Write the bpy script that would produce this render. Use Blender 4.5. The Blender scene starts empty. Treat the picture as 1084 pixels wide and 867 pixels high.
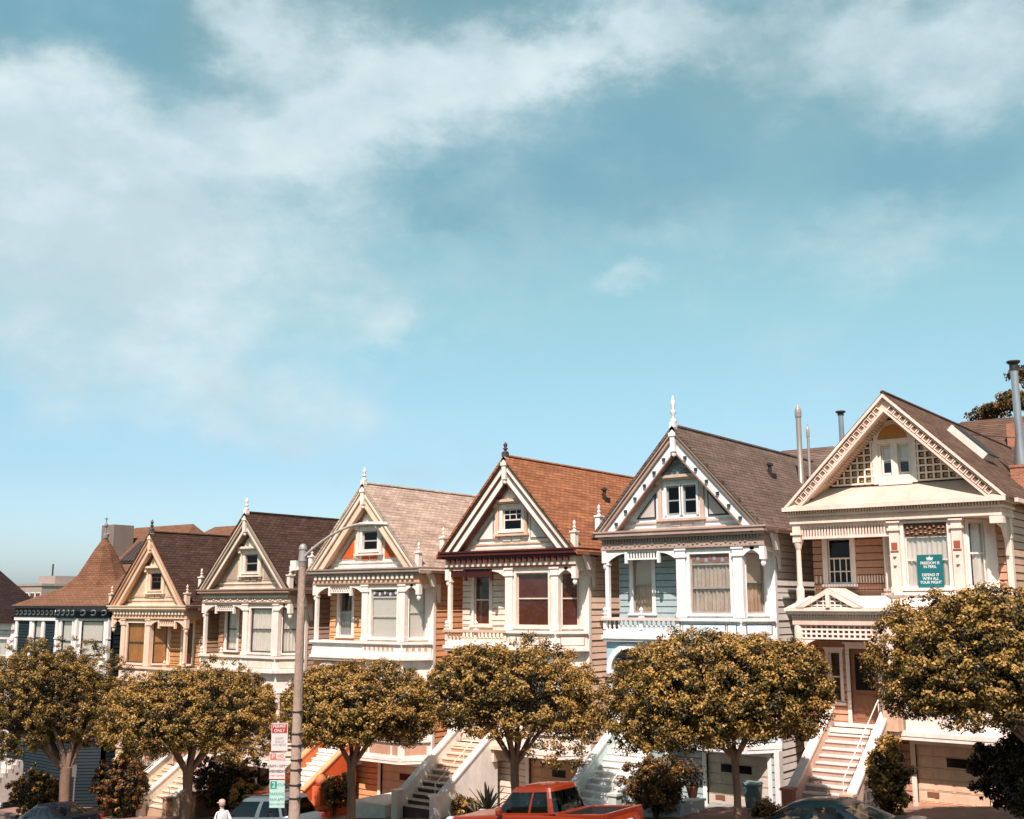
import bpy, math, random
import numpy as np
from mathutils import Vector, Matrix, Euler
random.seed(7)
scene = bpy.context.scene
COL = scene.collection
rad = math.radians

# ------------------------------------------------------------------ helpers
def tag(o, label=None, cat=None, group=None, kind=None):
    if label: o['label'] = label
    if cat: o['category'] = cat
    if group: o['group'] = group
    if kind: o['kind'] = kind
    return o

def empty(name, loc, rot=(0, 0, 0), **k):
    o = bpy.data.objects.new(name, None)
    o.empty_display_size = .3
    COL.objects.link(o); o.location = loc; o.rotation_euler = rot
    return tag(o, **k)

MIRROR = [1]
SPLIT = {'corner_board', 'pilaster', 'rail_finial', 'column', 'bracket', 'pendant', 'porch_column', 'corner_post', 'panel', 'panel_frame', 'gable_panel', 'boss', 'rosette', 'baluster', 'dentil',
         'fascia', 'gutter', 'spindle_border', 'square_frame', 'square_panel', 'steel_band', 'roof_rail', 'handrail', 'scroll_ornament', 'hood_bracket', 'stem', 'peg', 'spindle', 'lattice', 'side_window', 'seats', 'coloured_glass'}

class MB:
    """collects faces, builds one mesh object"""
    def __init__(s, M=None):
        s.v = []; s.f = []; s.mi = []; s.M = M; s.cur = 0
    def pt(s, p):
        p = Vector(p)
        if s.M is not None: p = s.M @ p
        s.v.append((p.x, p.y, p.z)); return len(s.v) - 1
    def face(s, pts):
        s.f.append([s.pt(p) for p in pts]); s.mi.append(s.cur)
    def faces(s, verts, faces):
        ids = [s.pt(p) for p in verts]
        for f in faces:
            s.f.append([ids[i] for i in f]); s.mi.append(s.cur)
    def box(s, x0, x1, y0, y1, z0, z1):
        s.faces([(x0,y0,z0),(x1,y0,z0),(x1,y1,z0),(x0,y1,z0),(x0,y0,z1),(x1,y0,z1),(x1,y1,z1),(x0,y1,z1)],
                [(0,3,2,1),(4,5,6,7),(0,1,5,4),(1,2,6,5),(2,3,7,6),(3,0,4,7)])
    def prism(s, poly, y0, y1, ax='xz'):
        """poly in (a,b); extruded along the third axis y0..y1"""
        def m(a, b, c):
            return {'xz': (a, c, b), 'xy': (a, b, c), 'yz': (c, a, b)}[ax]
        n = len(poly)
        A = sum(poly[i][0]*poly[(i+1) % n][1]-poly[(i+1) % n][0]*poly[i][1] for i in range(n))
        if A < 0: poly = poly[::-1]
        vs = [m(a, b, y0) for a, b in poly]+[m(a, b, y1) for a, b in poly]
        fl = ax == 'xy'
        fs = [tuple(range(n)), tuple(range(2*n-1, n-1, -1))]+[(i, i+n, (i+1) % n+n, (i+1) % n) for i in range(n)]
        if fl or ax == 'yz': fs = [f[::-1] for f in fs]
        s.faces(vs, fs)
    def beam(s, p0, p1, w, h, up=(0, 0, 1)):
        p0 = Vector(p0); p1 = Vector(p1); d = (p1-p0).normalized(); up = Vector(up)
        sd = d.cross(up).normalized(); u = sd.cross(d)
        vs = []
        for p in (p0, p1):
            for a, b in ((-1,-1),(1,-1),(1,1),(-1,1)):
                vs.append(p+sd*(a*w/2)+u*(b*h/2))
        s.faces(vs, [(0,1,2,3),(7,6,5,4),(0,4,5,1),(1,5,6,2),(2,6,7,3),(3,7,4,0)])
    def tube(s, path, r, n=8, cap=True):
        path = [Vector(p) for p in path]
        rs = r if isinstance(r, (list, tuple)) else [r]*len(path)
        rings = []
        vs = []
        for i, p in enumerate(path):
            d = (path[min(i+1, len(path)-1)]-path[max(i-1, 0)])
            d.normalize()
            up = Vector((0, 0, 1)) if abs(d.z) < .95 else Vector((0, 1, 0))
            a = d.cross(up).normalized(); b = a.cross(d)
            for k in range(n):
                t = 2*math.pi*k/n
                vs.append(p+a*(math.cos(t)*rs[i])+b*(math.sin(t)*rs[i]))
        fs = []
        for i in range(len(path)-1):
            for k in range(n):
                fs.append((i*n+k, i*n+(k+1) % n, (i+1)*n+(k+1) % n, (i+1)*n+k))
        if cap:
            fs.append(tuple(range(n))[::-1]); fs.append(tuple((len(path)-1)*n+k for k in range(n)))
        s.faces(vs, fs)
    def lathe(s, prof, c=(0, 0, 0), n=12):
        vs = []; fs = []
        for r, z in prof:
            for k in range(n):
                t = 2*math.pi*k/n
                vs.append((c[0]+r*math.cos(t), c[1]+r*math.sin(t), c[2]+z))
        m = len(prof)
        for i in range(m-1):
            for k in range(n):
                fs.append((i*n+k, i*n+(k+1) % n, (i+1)*n+(k+1) % n, (i+1)*n+k))
        fs.append(tuple(range(n))[::-1]); fs.append(tuple((m-1)*n+k for k in range(n)))
        s.faces(vs, fs)
    def clusters(s):
        """groups of faces that share corners or whose boxes touch"""
        n = len(s.v); par = list(range(n))
        def find(a):
            while par[a] != a: par[a] = par[par[a]]; a = par[a]
            return a
        key = {}
        for i, p in enumerate(s.v):
            k = (round(p[0], 3), round(p[1], 3), round(p[2], 3))
            if k in key: par[find(i)] = find(key[k])
            else: key[k] = i
        for f in s.f:
            r = find(f[0])
            for j in f[1:]: par[find(j)] = r
        bb = {}
        for i, p in enumerate(s.v):
            r = find(i); b = bb.setdefault(r, [list(p), list(p)])
            for k in range(3): b[0][k] = min(b[0][k], p[k]); b[1][k] = max(b[1][k], p[k])
        rs = list(bb)
        for a in range(len(rs)):
            for b in range(a+1, len(rs)):
                A, B = bb[rs[a]], bb[rs[b]]
                if all(A[0][k]-.006 <= B[1][k] and B[0][k]-.006 <= A[1][k] for k in range(3)): par[find(rs[a])] = find(rs[b])
        out = {}
        for fi, f in enumerate(s.f): out.setdefault(find(f[0]), []).append(fi)
        return list(out.values())
    def build(s, name, mats, parent=None, smooth=False, label=None):
        if not s.f: return None
        if name in SPLIT:
            cl = s.clusters()
            if 1 < len(cl) <= 100:
                first = None
                for c in cl:
                    used = sorted({i for fi in c for i in s.f[fi]}); ix = {v: k for k, v in enumerate(used)}
                    q = MB(); q.v = [s.v[i] for i in used]; q.f = [[ix[i] for i in s.f[fi]] for fi in c]; q.mi = [s.mi[fi] for fi in c]
                    o = q._build(name, mats, parent, smooth, label); first = first or o
                return first
        return s._build(name, mats, parent, smooth, label)
    def _build(s, name, mats, parent=None, smooth=False, label=None):
        if not isinstance(mats, (list, tuple)): mats = [mats]
        mr = MIRROR[0]
        vs = [(x*mr, y, z) for x, y, z in s.v]
        fs = s.f if mr == 1 else [f[::-1] for f in s.f]
        me = bpy.data.meshes.new(name)
        me.from_pydata(vs, [], fs)
        for m in mats: me.materials.append(m)
        if len(mats) > 1: me.polygons.foreach_set('material_index', s.mi)
        if smooth:
            me.polygons.foreach_set('use_smooth', [True]*len(me.polygons))
            try: me.set_sharp_from_angle(angle=rad(38))
            except Exception: pass
        me.update()
        o = bpy.data.objects.new(name, me); COL.objects.link(o)
        if parent: o.parent = parent
        if label: o['label'] = label
        return o

def frame(p, q, z=0):
    """wall frame: x runs p->q (left to right seen from outside), y runs inward, z up"""
    u = Vector((q[0]-p[0], q[1]-p[1], 0)); L = u.length; u.normalize()
    w = Vector((-u.y, u.x, 0))
    M = Matrix(((u.x, w.x, 0, p[0]), (u.y, w.y, 0, p[1]), (0, 0, 1, z), (0, 0, 0, 1)))
    return M, L

def T(x, y, z): return Matrix.Translation((x, y, z))

# ------------------------------------------------------------------ materials
MATS = {}
def nodes(name):
    m = bpy.data.materials.new(name); m.use_nodes = True
    nt = m.node_tree; b = nt.nodes['Principled BSDF']
    return m, nt, b
def N(nt, t, **k):
    n = nt.nodes.new(t)
    for a, v in k.items():
        if a in n.inputs: n.inputs[a].default_value = v
        else: setattr(n, a, v)
    return n
def paint(name, rgb, rough=.55, var=.13, scale=1.3, streak=True, spec=.3, bump=.15, metal=0):
    if name in MATS: return MATS[name]
    m, nt, b = nodes(name)
    tc = N(nt, 'ShaderNodeTexCoord')
    mp = N(nt, 'ShaderNodeMapping'); mp.inputs['Scale'].default_value = (1, 1, .35 if streak else 1)
    nt.links.new(tc.outputs['Object'], mp.inputs[0])
    n1 = N(nt, 'ShaderNodeTexNoise', Scale=scale, Detail=6.0, Roughness=.65)
    n2 = N(nt, 'ShaderNodeTexNoise', Scale=scale*9, Detail=4.0)
    nt.links.new(mp.outputs[0], n1.inputs['Vector']); nt.links.new(mp.outputs[0], n2.inputs['Vector'])
    mx = N(nt, 'ShaderNodeMath', operation='MULTIPLY_ADD'); mx.inputs[1].default_value = .35
    nt.links.new(n2.outputs[0], mx.inputs[0]); nt.links.new(n1.outputs[0], mx.inputs[2])
    rp = N(nt, 'ShaderNodeMapRange'); rp.inputs['From Min'].default_value = .38; rp.inputs['From Max'].default_value = .95
    rp.inputs['To Min'].default_value = 1-var*1.4; rp.inputs['To Max'].default_value = 1+var*.9
    nt.links.new(mx.outputs[0], rp.inputs[0])
    cm = N(nt, 'ShaderNodeVectorMath', operation='SCALE'); cm.inputs[0].default_value = rgb
    nt.links.new(rp.outputs[0], cm.inputs['Scale'])
    nt.links.new(cm.outputs[0], b.inputs['Base Color'])
    b.inputs['Roughness'].default_value = rough
    b.inputs['Specular IOR Level'].default_value = spec
    b.inputs['Metallic'].default_value = metal
    if bump:
        bp = N(nt, 'ShaderNodeBump', Strength=bump, Distance=.02)
        nt.links.new(n2.outputs[0], bp.inputs['Height']); nt.links.new(bp.outputs[0], b.inputs['Normal'])
    MATS[name] = m; return m

def shingle(name, c1, c2, mortar, scale=1.0, swap=False, patch=.35):
    """courses of shingles, rows along local z"""
    if name in MATS: return MATS[name]
    m, nt, b = nodes(name)
    tc = N(nt, 'ShaderNodeTexCoord'); sp = N(nt, 'ShaderNodeSeparateXYZ'); nt.links.new(tc.outputs['Object'], sp.inputs[0])
    ad = N(nt, 'ShaderNodeMath', operation='MULTIPLY_ADD'); ad.inputs[1].default_value = .8 if swap else .25
    nt.links.new(sp.outputs['X'], ad.inputs[0]); nt.links.new(sp.outputs['Y'], ad.inputs[2])
    cb = N(nt, 'ShaderNodeCombineXYZ'); nt.links.new(ad.outputs[0], cb.inputs[0]); nt.links.new(sp.outputs['Z'], cb.inputs[1])
    br = N(nt, 'ShaderNodeTexBrick', Scale=scale)
    br.inputs['Color1'].default_value = (*c1, 1); br.inputs['Color2'].default_value = (*c2, 1); br.inputs['Mortar'].default_value = (*mortar, 1)
    br.inputs['Mortar Size'].default_value = .012; br.inputs['Brick Width'].default_value = .30; br.inputs['Row Height'].default_value = .125
    br.inputs['Bias'].default_value = 0.0; br.inputs['Mortar Smooth'].default_value = .3
    # slightly wavy courses
    nz0 = N(nt, 'ShaderNodeTexNoise', Scale=1.7, Detail=2.0); nt.links.new(cb.outputs[0], nz0.inputs['Vector'])
    wv = N(nt, 'ShaderNodeVectorMath', operation='MULTIPLY_ADD'); wv.inputs[1].default_value = (.05, .05, 0)
    nt.links.new(nz0.outputs['Color'], wv.inputs[0]); nt.links.new(cb.outputs[0], wv.inputs[2])
    nt.links.new(wv.outputs[0], br.inputs['Vector'])
    nz = N(nt, 'ShaderNodeTexNoise', Scale=.7, Detail=8.0, Roughness=.75)
    mp2 = N(nt, 'ShaderNodeMapping'); mp2.inputs['Scale'].default_value = (1, 1, 5.0); nt.links.new(tc.outputs['Object'], mp2.inputs[0]); nt.links.new(mp2.outputs[0], nz.inputs['Vector'])
    rp = N(nt, 'ShaderNodeMapRange'); rp.inputs['From Min'].default_value = .3; rp.inputs['From Max'].default_value = .7
    rp.inputs['To Min'].default_value = 1-patch; rp.inputs['To Max'].default_value = 1+patch
    nt.links.new(nz.outputs[0], rp.inputs[0])
    cm = N(nt, 'ShaderNodeVectorMath', operation='SCALE'); nt.links.new(br.outputs['Color'], cm.inputs[0]); nt.links.new(rp.outputs[0], cm.inputs['Scale'])
    nt.links.new(cm.outputs[0], b.inputs['Base Color'])
    b.inputs['Roughness'].default_value = .9; b.inputs['Specular IOR Level'].default_value = .15
    n3 = N(nt, 'ShaderNodeTexNoise', Scale=25.0, Detail=3.0); nt.links.new(tc.outputs['Object'], n3.inputs['Vector'])
    am = N(nt, 'ShaderNodeMath', operation='MULTIPLY_ADD'); am.inputs[1].default_value = -.8
    nt.links.new(br.outputs['Fac'], am.inputs[0]); nt.links.new(n3.outputs[0], am.inputs[2])
    bp = N(nt, 'ShaderNodeBump', Strength=.6, Distance=.03); nt.links.new(am.outputs[0], bp.inputs['Height']); nt.links.new(bp.outputs[0], b.inputs['Normal'])
    MATS[name] = m; return m

def glass(name, tint=(.8, .85, .85), gl=.10):
    if name in MATS: return MATS[name]
    m, nt, b = nodes(name); nt.nodes.remove(b)
    out = nt.nodes['Material Output']
    tr = N(nt, 'ShaderNodeBsdfTransparent'); tr.inputs[0].default_value = (*tint, 1)
    g = N(nt, 'ShaderNodeBsdfGlossy'); g.inputs['Roughness'].default_value = .04; g.inputs['Color'].default_value = (.9, .95, 1, 1)
    # slightly wavy old glass
    tc = N(nt, 'ShaderNodeTexCoord'); nz = N(nt, 'ShaderNodeTexNoise', Scale=2.2, Detail=2.0); nt.links.new(tc.outputs['Object'], nz.inputs['Vector'])
    bp = N(nt, 'ShaderNodeBump', Strength=.12, Distance=.05); nt.links.new(nz.outputs[0], bp.inputs['Height']); nt.links.new(bp.outputs[0], g.inputs['Normal'])
    lw = N(nt, 'ShaderNodeLayerWeight', Blend=.25)
    mr = N(nt, 'ShaderNodeMapRange'); mr.inputs['To Min'].default_value = gl; mr.inputs['To Max'].default_value = .55
    nt.links.new(lw.outputs['Fresnel'], mr.inputs[0])
    mx = N(nt, 'ShaderNodeMixShader'); nt.links.new(mr.outputs[0], mx.inputs[0]); nt.links.new(tr.outputs[0], mx.inputs[1]); nt.links.new(g.outputs[0], mx.inputs[2])
    nt.links.new(mx.outputs[0], out.inputs[0])
    MATS[name] = m; return m

def leafmat(name, rgb, var=.24, trans=.25):
    if name in MATS: return MATS[name]
    m, nt, b = nodes(name); out = nt.nodes['Material Output']
    ge = N(nt, 'ShaderNodeNewGeometry')
    rp = N(nt, 'ShaderNodeMapRange'); rp.inputs['To Min'].default_value = 1-var; rp.inputs['To Max'].default_value = 1+var
    nt.links.new(ge.outputs['Random Per Island'], rp.inputs[0])
    cm = N(nt, 'ShaderNodeVectorMath', operation='SCALE'); cm.inputs[0].default_value = rgb; nt.links.new(rp.outputs[0], cm.inputs['Scale'])
    nt.links.new(cm.outputs[0], b.inputs['Base Color'])
    b.inputs['Roughness'].default_value = .45; b.inputs['Specular IOR Level'].default_value = .32
    tl = N(nt, 'ShaderNodeBsdfTranslucent'); nt.links.new(cm.outputs[0], tl.inputs[0])
    mx = N(nt, 'ShaderNodeMixShader'); mx.inputs[0].default_value = trans
    nt.links.new(b.outputs[0], mx.inputs[1]); nt.links.new(tl.outputs[0], mx.inputs[2]); nt.links.new(mx.outputs[0], out.inputs[0])
    MATS[name] = m; return m

def carpaint(name, rgb, coat=.6, metal=.0, rough=.3):
    if name in MATS: return MATS[name]
    m = paint(name, rgb, rough=rough, var=.04, scale=3, streak=False, bump=0, metal=metal)
    b = m.node_tree.nodes['Principled BSDF']; b.inputs['Coat Weight'].default_value = coat; b.inputs['Coat Roughness'].default_value = .05
    return m

def concrete(name, rgb, joint=0):
    if name in MATS: return MATS[name]
    m = paint(name, rgb, rough=.9, var=.22, scale=.6, streak=False, bump=.4, spec=.1)
    return m

GLASS = glass('window_glass', (.96, .96, .94), .055)
DARKGLASS = glass('dark_window_glass', (.30, .30, .30), .012)
CARGLASS = glass('car_glass', (.16, .21, .21), .04)
CARGLASS_CLEAR = glass('clear_car_glass', (.60, .62, .58), .05)
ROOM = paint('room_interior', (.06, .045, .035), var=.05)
CURT = paint('lace_curtain', (.93, .87, .79), var=.12, scale=6)
CURT_GREY = paint('grey_lace_curtain', (.66, .56, .47), var=.25, scale=5)
CURT_TAN = paint('tan_curtain', (.62, .44, .31), var=.2, scale=6)
BLIND_RED = paint('red_brown_blind', (.15, .030, .014), var=.25, scale=2.5)
BLIND_WHITE = paint('white_roller_blind', (.85, .82, .76), var=.05)
BLIND_TAN = paint('tan_roller_blind', (.62, .52, .42), var=.05)
BLIND_GREY = paint('grey_roller_blind', (.42, .42, .42), var=.05)
WOOD_BOARD = paint('stained_wood_board', (.62, .29, .10), var=.35, scale=4)
BLACK = paint('black_trim', (.03, .03, .03), var=.1)
METAL = paint('galvanised_metal', (.45, .45, .46), rough=.35, metal=.8, var=.2)
DMETAL = paint('dark_metal', (.06, .055, .05), rough=.45, metal=.5)
BRICK = shingle('red_brick', (.42, .17, .09), (.34, .12, .07), (.45, .38, .32), scale=2.4, swap=True, patch=.2)
WHITE = paint('white_paint', (.82, .79, .74))

# ------------------------------------------------------------------ wall pieces
def rects(a0, a1, z0, z1, ops):
    zs = sorted({z0, z1}|{z for o in ops for z in (o[2], o[3]) if z0 < z < z1})
    for i in range(len(zs)-1):
        lo, hi = zs[i], zs[i+1]; mid = (lo+hi)/2
        cuts = sorted([(o[0], o[1]) for o in ops if o[2] <= mid <= o[3]])
        x = a0
        for c0, c1 in cuts:
            if c0 > x: yield x, min(c0, a1), lo, hi
            x = max(x, c1)
        if x < a1: yield x, a1, lo, hi

def siding(mb, a0, a1, z0, z1, ops=(), pitch=.23, lap=.03, y=0):
    """horizontal lap boards with a real step under every board"""
    k0 = math.floor(z0/pitch)
    zs = sorted({z0, z1}|{k*pitch for k in range(k0, int(z1/pitch)+2) if z0 < k*pitch < z1})
    nh, nd = .034, .06
    for i in range(len(zs)-1):
        lo, hi = zs[i], zs[i+1]; base = math.floor((lo+1e-6)/pitch)*pitch; lap = .03+.012*math.sin(base*37.7)
        notch = abs(lo-base) < 1e-4 and hi-lo > nh*1.5
        for x0, x1, l, h in rects(a0, a1, lo, hi, ops):
            b = l+nh if notch else l
            mb.face([(x0, y-lap*.8, b), (x1, y-lap*.8, b), (x1, y-lap*.2, h), (x0, y-lap*.2, h)])
            if notch:
                mb.face([(x0, y+nd, b), (x1, y+nd, b), (x1, y-lap*.8, b), (x0, y-lap*.8, b)])
                mb.face([(x0, y+nd, l), (x1, y+nd, l), (x1, y+nd, b), (x0, y+nd, b)])
                mb.face([(x0, y-lap*.2, l), (x1, y-lap*.2, l), (x1, y+nd, l), (x0, y+nd, l)])
    for o in ops:
        jamb(mb, o, y)

def jamb(mb, o, y, d=.2):
    x0, x1, l, h = o
    mb.face([(x0, y, l), (x0, y+d, l), (x0, y+d, h), (x0, y, h)][::-1])
    mb.face([(x1, y, l), (x1, y+d, l), (x1, y+d, h), (x1, y, h)])
    mb.face([(x0, y, l), (x1, y, l), (x1, y+d, l), (x0, y+d, l)])
    mb.face([(x0, y, h), (x1, y, h), (x1, y+d, h), (x0, y+d, h)][::-1])

def panel(mb, a0, a1, z0, z1, ops=(), y=0):
    for x0, x1, l, h in rects(a0, a1, z0, z1, ops):
        mb.face([(x0, y, l), (x1, y, l), (x1, y, h), (x0, y, h)])
    for o in ops: jamb(mb, o, y)

def window(parent, M, a0, a1, z0, z1, trim, sash, fill='lace', casing=.11, muntins=None, split=.5, sill=True, head=True,
           transom=None, glassm=None, name='window', label=None):
    """sash window in the opening a0..a1 x z0..z1 of the wall frame M"""
    mb = MB(M); t = casing; p = .045
    if t > 0:
        mb.box(a0-t, a0+.012, -p, .03, z0-.01, z1+.01)
        mb.box(a1-.012, a1+t, -p, .03, z0-.01, z1+.01)
        if head:
            mb.box(a0-t-.02, a1+t+.02, -p-.012, .03, z1-.012, z1+t)
            mb.box(a0-t-.06, a1+t+.06, -p-.05, .03, z1+t, z1+t+.05)
        else: mb.box(a0-t, a1+t, -p-.004, .03, z1-.012, z1+t*.6)
        if sill: mb.box(a0-t-.05, a1+t+.05, -p-.06, .05, z0-.07, z0+.012)
    else:
        mb.box(a0, a1, -.01, .03, z0-.03, z0)
    w = mb.build(name, trim, parent, label=label)
    s = MB(M); q = .05; zt = z1
    if transom:
        zt = z1-transom
        s.box(a0+.012, a1-.012, .045, .10, zt-.03, zt+.03)
    zm = z0+(zt-z0)*split
    s.box(a0+.012, a0+.012+q, .05, .09, z0+.012, z1-.012); s.box(a1-.012-q, a1-.012, .05, .09, z0+.012, z1-.012)
    s.box(a0+.012+q, a1-.012-q, .05, .09, z1-.012-q, z1-.012); s.box(a0+.012+q, a1-.012-q, .05, .09, z0+.012, z0+.012+q*1.3)
    s.box(a0+.012+q, a1-.012-q, .046, .096, zm-.025, zm+.025)
    if muntins:
        nx, nz, which = muntins
        lo, hi = (z0, zm) if which == 'low' else ((zm, zt) if which == 'up' else (z0, z1))
        for i in range(1, nx): x = a0+(a1-a0)*i/nx; s.box(x-.018, x+.018, .054, .085, lo, hi)
        for i in range(1, nz): z = lo+(hi-lo)*i/nz; s.box(a0+.06, a1-.06, .0545, .0845, z-.018, z+.018)
    s.build('sash', sash, w)
    g = MB(M); g.face([(a0+.012, .07, z0+.012), (a1-.012, .07, z0+.012), (a1-.012, .07, z1-.012), (a0+.012, .07, z1-.012)])
    g.build('pane', glassm or GLASS, w)
    def pleat(zlo, zhi, mat, nm='curtain', amp=.022, x0=a0, x1=a1, y=.13):
        c = MB(M); n = max(8, int((x1-x0)/.025)); ph = random.random()*6
        xs = [x0+(x1-x0)*i/n for i in range(n+1)]
        ys = [y+amp*math.sin(i*1.05+ph)+amp*.5*math.sin(i*.43+ph*2) for i in range(n+1)]
        for i in range(n): c.face([(xs[i], ys[i], zlo), (xs[i+1], ys[i+1], zlo), (xs[i+1], ys[i+1]*.8+.03, zhi), (xs[i], ys[i]*.8+.03, zhi)])
        c.build(nm, mat, w, smooth=True)
    def flat(zlo, zhi, mat, nm='blind', y=.105):
        c = MB(M); c.box(a0+.02, a1-.02, y, y+.008, zlo, zhi)
        c.box(a0+.02, a1-.02, y-.008, y+.016, zlo-.02, zlo); c.build(nm, mat, w)
    H = z1-z0
    if fill == 'lace': pleat(z0, z1, CURT)
    elif fill == 'tan': pleat(z0, z1, CURT_TAN)
    elif fill == 'sides':
        pleat(z0, z1, CURT, x0=a0, x1=a0+(a1-a0)*.3); pleat(z0, z1, CURT, x0=a1-(a1-a0)*.3, x1=a1)
    elif fill == 'red': flat(z0+.02, z1, BLIND_RED)
    elif fill == 'redlow': flat(z0+.02, z0+H*.5, BLIND_RED)
    elif fill == 'grey_lace': pleat(z0, zm, CURT_GREY, amp=.03); pleat(zm, z1, CURT_GREY, y=.12)
    elif fill == 'white': flat(z0+.02, z1, BLIND_WHITE)
    elif fill == 'whitehalf': flat(z0+H*.45, z1, BLIND_WHITE)
    elif fill == 'tanhalf': flat(z0+H*.5, z1, BLIND_TAN); pleat(z0, z0+H*.55, CURT_TAN, y=.2)
    elif fill == 'greyhalf': flat(z0+.02, z0+H*.55, BLIND_GREY)
    elif fill == 'wood': flat(z0+.02, z1, WOOD_BOARD)
    elif fill == 'laceleft': pleat(z0, z1, CURT, x0=a0+(a1-a0)*.35, x1=a1)
    return w

def baluster(mb, x, y, z0, z1, r=.032, n=6):
    h = z1-z0
    mb.lathe([(r*1.2, 0), (r*1.2, h*.12), (r*.6, h*.16), (r*1.15, h*.34), (r*.9, h*.5), (r*.5, h*.68), (r*.55, h*.84), (r*1.1, h*.88), (r*1.1, h)], (x, y, z0), n)

def finial(mb, x, y, z, h, r=.09):
    mb.lathe([(r*1.2, 0), (r*1.2, h*.08), (r*.5, h*.12), (r*.55, h*.25), (r*1.0, h*.33), (r*1.0, h*.4), (r*.45, h*.45), (r*.75, h*.65), (r*.85, h*.75), (r*.4, h*.9), (r*.08, h)], (x, y, z), 10)

def street(x): return -5.83+.105*(max(-95, min(45, x))+10)

def stairs(root, x0, x1, ytop, ztop, zbot, C, run=.27, cheek=.55, rails=True, lower_dark=0, ownleft=True):
    n = max(3, round((ztop-zbot)/.178)); rise = (ztop-zbot)/n; ybot = ytop-run*n
    top = MB(); ris = MB()
    for i in range(n):
        z = zbot+rise*(i+1); y = ybot+run*i
        dk = 1 if i < lower_dark else 0
        top.cur = 0; top.box(x0, x1, y-.035, y+run, z-.045, z)
        top.cur = 1 if not dk else 2
        top.box(x0, x1, y, y+run-.002, zbot-.5 if i == 0 else z-rise-.04, z-.0455)
    st = top.build('staircase', [C['step'], C['riser'], C['darkriser']], root)
    for sx, a, b in ((0, x0-.2, x0-.002), (1, x1+.002, x1+.2)):
        c = MB()
        poly = [(ybot-.05, zbot-.6), (ytop, zbot-.6), (ytop, ztop+cheek), (ybot+.0, zbot+rise+cheek*.75), (ybot-.05, zbot+rise+cheek*.75)]
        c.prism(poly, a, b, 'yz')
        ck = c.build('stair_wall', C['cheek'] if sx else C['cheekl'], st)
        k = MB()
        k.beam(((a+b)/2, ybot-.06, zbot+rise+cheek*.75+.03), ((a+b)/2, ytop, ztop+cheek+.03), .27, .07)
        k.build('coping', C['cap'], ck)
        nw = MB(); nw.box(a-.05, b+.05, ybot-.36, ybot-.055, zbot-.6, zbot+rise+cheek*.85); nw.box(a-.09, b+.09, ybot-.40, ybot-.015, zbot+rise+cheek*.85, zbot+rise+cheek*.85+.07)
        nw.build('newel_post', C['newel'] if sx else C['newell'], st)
    if rails:
        r = MB(); xx = x1-.12
        pts = [(xx, ybot+.02, zbot+rise), (xx, ybot+.02, zbot+rise+.85), (xx, ytop-.05, ztop+.85), (xx, ytop-.05, ztop)]
        r.tube(pts[:2], .018, 6); r.tube(pts[1:3], .018, 6); r.tube(pts[2:], .018, 6)
        m = [(a+b)/2 for a, b in zip(pts[1], pts[2])]; r.tube([(m[0], m[1], m[2]-.85), m], .015, 6)
        r.build('handrail', C['rail'], st)
    return st

def garage(root, M, a0, a1, z0, z1, C, panes=((.45, .72),), rows=5, vent=True):
    g = MB(M); h = (z1-z0)/rows
    for i in range(rows):
        z = z0+i*h
        g.box(a0, a1, .09, .12, z+.012, z+h-.002)
        n = 4
        for k in range(n):
            w = (a1-a0)/n; g.box(a0+k*w+.05, a0+(k+1)*w-.05, .078, .0895, z+.05, z+h-.05)
    g.box(a0, a1, .13, .16, z0, z1)
    d = g.build('garage_door', C['garage'], root)
    f = MB(M); t = .14
    f.box(a0-t, a0, -.05, .12, z0-.3, z1); f.box(a1, a1+t, -.05, .12, z0-.3, z1); f.box(a0-t, a1+t, -.055, .12, z1, z1+t)
    f.build('door_frame', C['trim'], d)
    zt = z0+h*(rows-1.9)
    p = MB(M)
    for u0, u1 in panes: p.box(a0+(a1-a0)*u0, a0+(a1-a0)*u1, .068, .0775, zt+.03, zt+h*.85)
    p.build('pane', paint('dark_pane', (.015, .015, .018), rough=.12, var=.02, bump=0, spec=.5), d)
    if vent:
        v = MB(M); v.box(a0+.25, a0+.6, .068, .0775, z0+.16, z0+.32); v.build('vent', paint('vent_brown', (.22, .10, .06)), d)
    return d

def door(root, M, a0, a1, z0, z1, mat, trim, lit=True):
    d = MB(M); d.box(a0, a1, .06, .11, z0, z1)
    w = a1-a0
    for (u0, u1, v0, v1) in ((.14, .46, .06, .22), (.54, .86, .06, .22), (.14, .86, .26, .38)):
        d.box(a0+w*u0, a0+w*u1, .045, .0595, z0+(z1-z0)*v0, z0+(z1-z0)*v1)
    o = d.build('front_door', mat, root)
    f = MB(M); f.box(a0-.12, a0, -.03, .1, z0, z1); f.box(a1, a1+.12, -.03, .1, z0, z1); f.box(a0-.12, a1+.12, -.035, .1, z1, z1+.14)
    f.box(a0-.18, a1+.18, -.08, .1, z1+.14, z1+.2); f.build('door_frame', trim, o)
    p = MB(M); p.box(a0+w*.16, a0+w*.84, .048, .0597, z0+(z1-z0)*.44, z0+(z1-z0)*.92)
    p.build('pane', paint('dark_pane', (.015, .015, .018), rough=.12, var=.02, bump=0, spec=.5), o)
    h = MB(M); h.lathe([(.0, 0), (.03, .01), (.03, .05), (0, .06)], (a1-w*.1, .03, z0+1.0), 8); h.build('handle', paint('brass', (.6, .4, .15), metal=.9, rough=.3), o)
    return o

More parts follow.
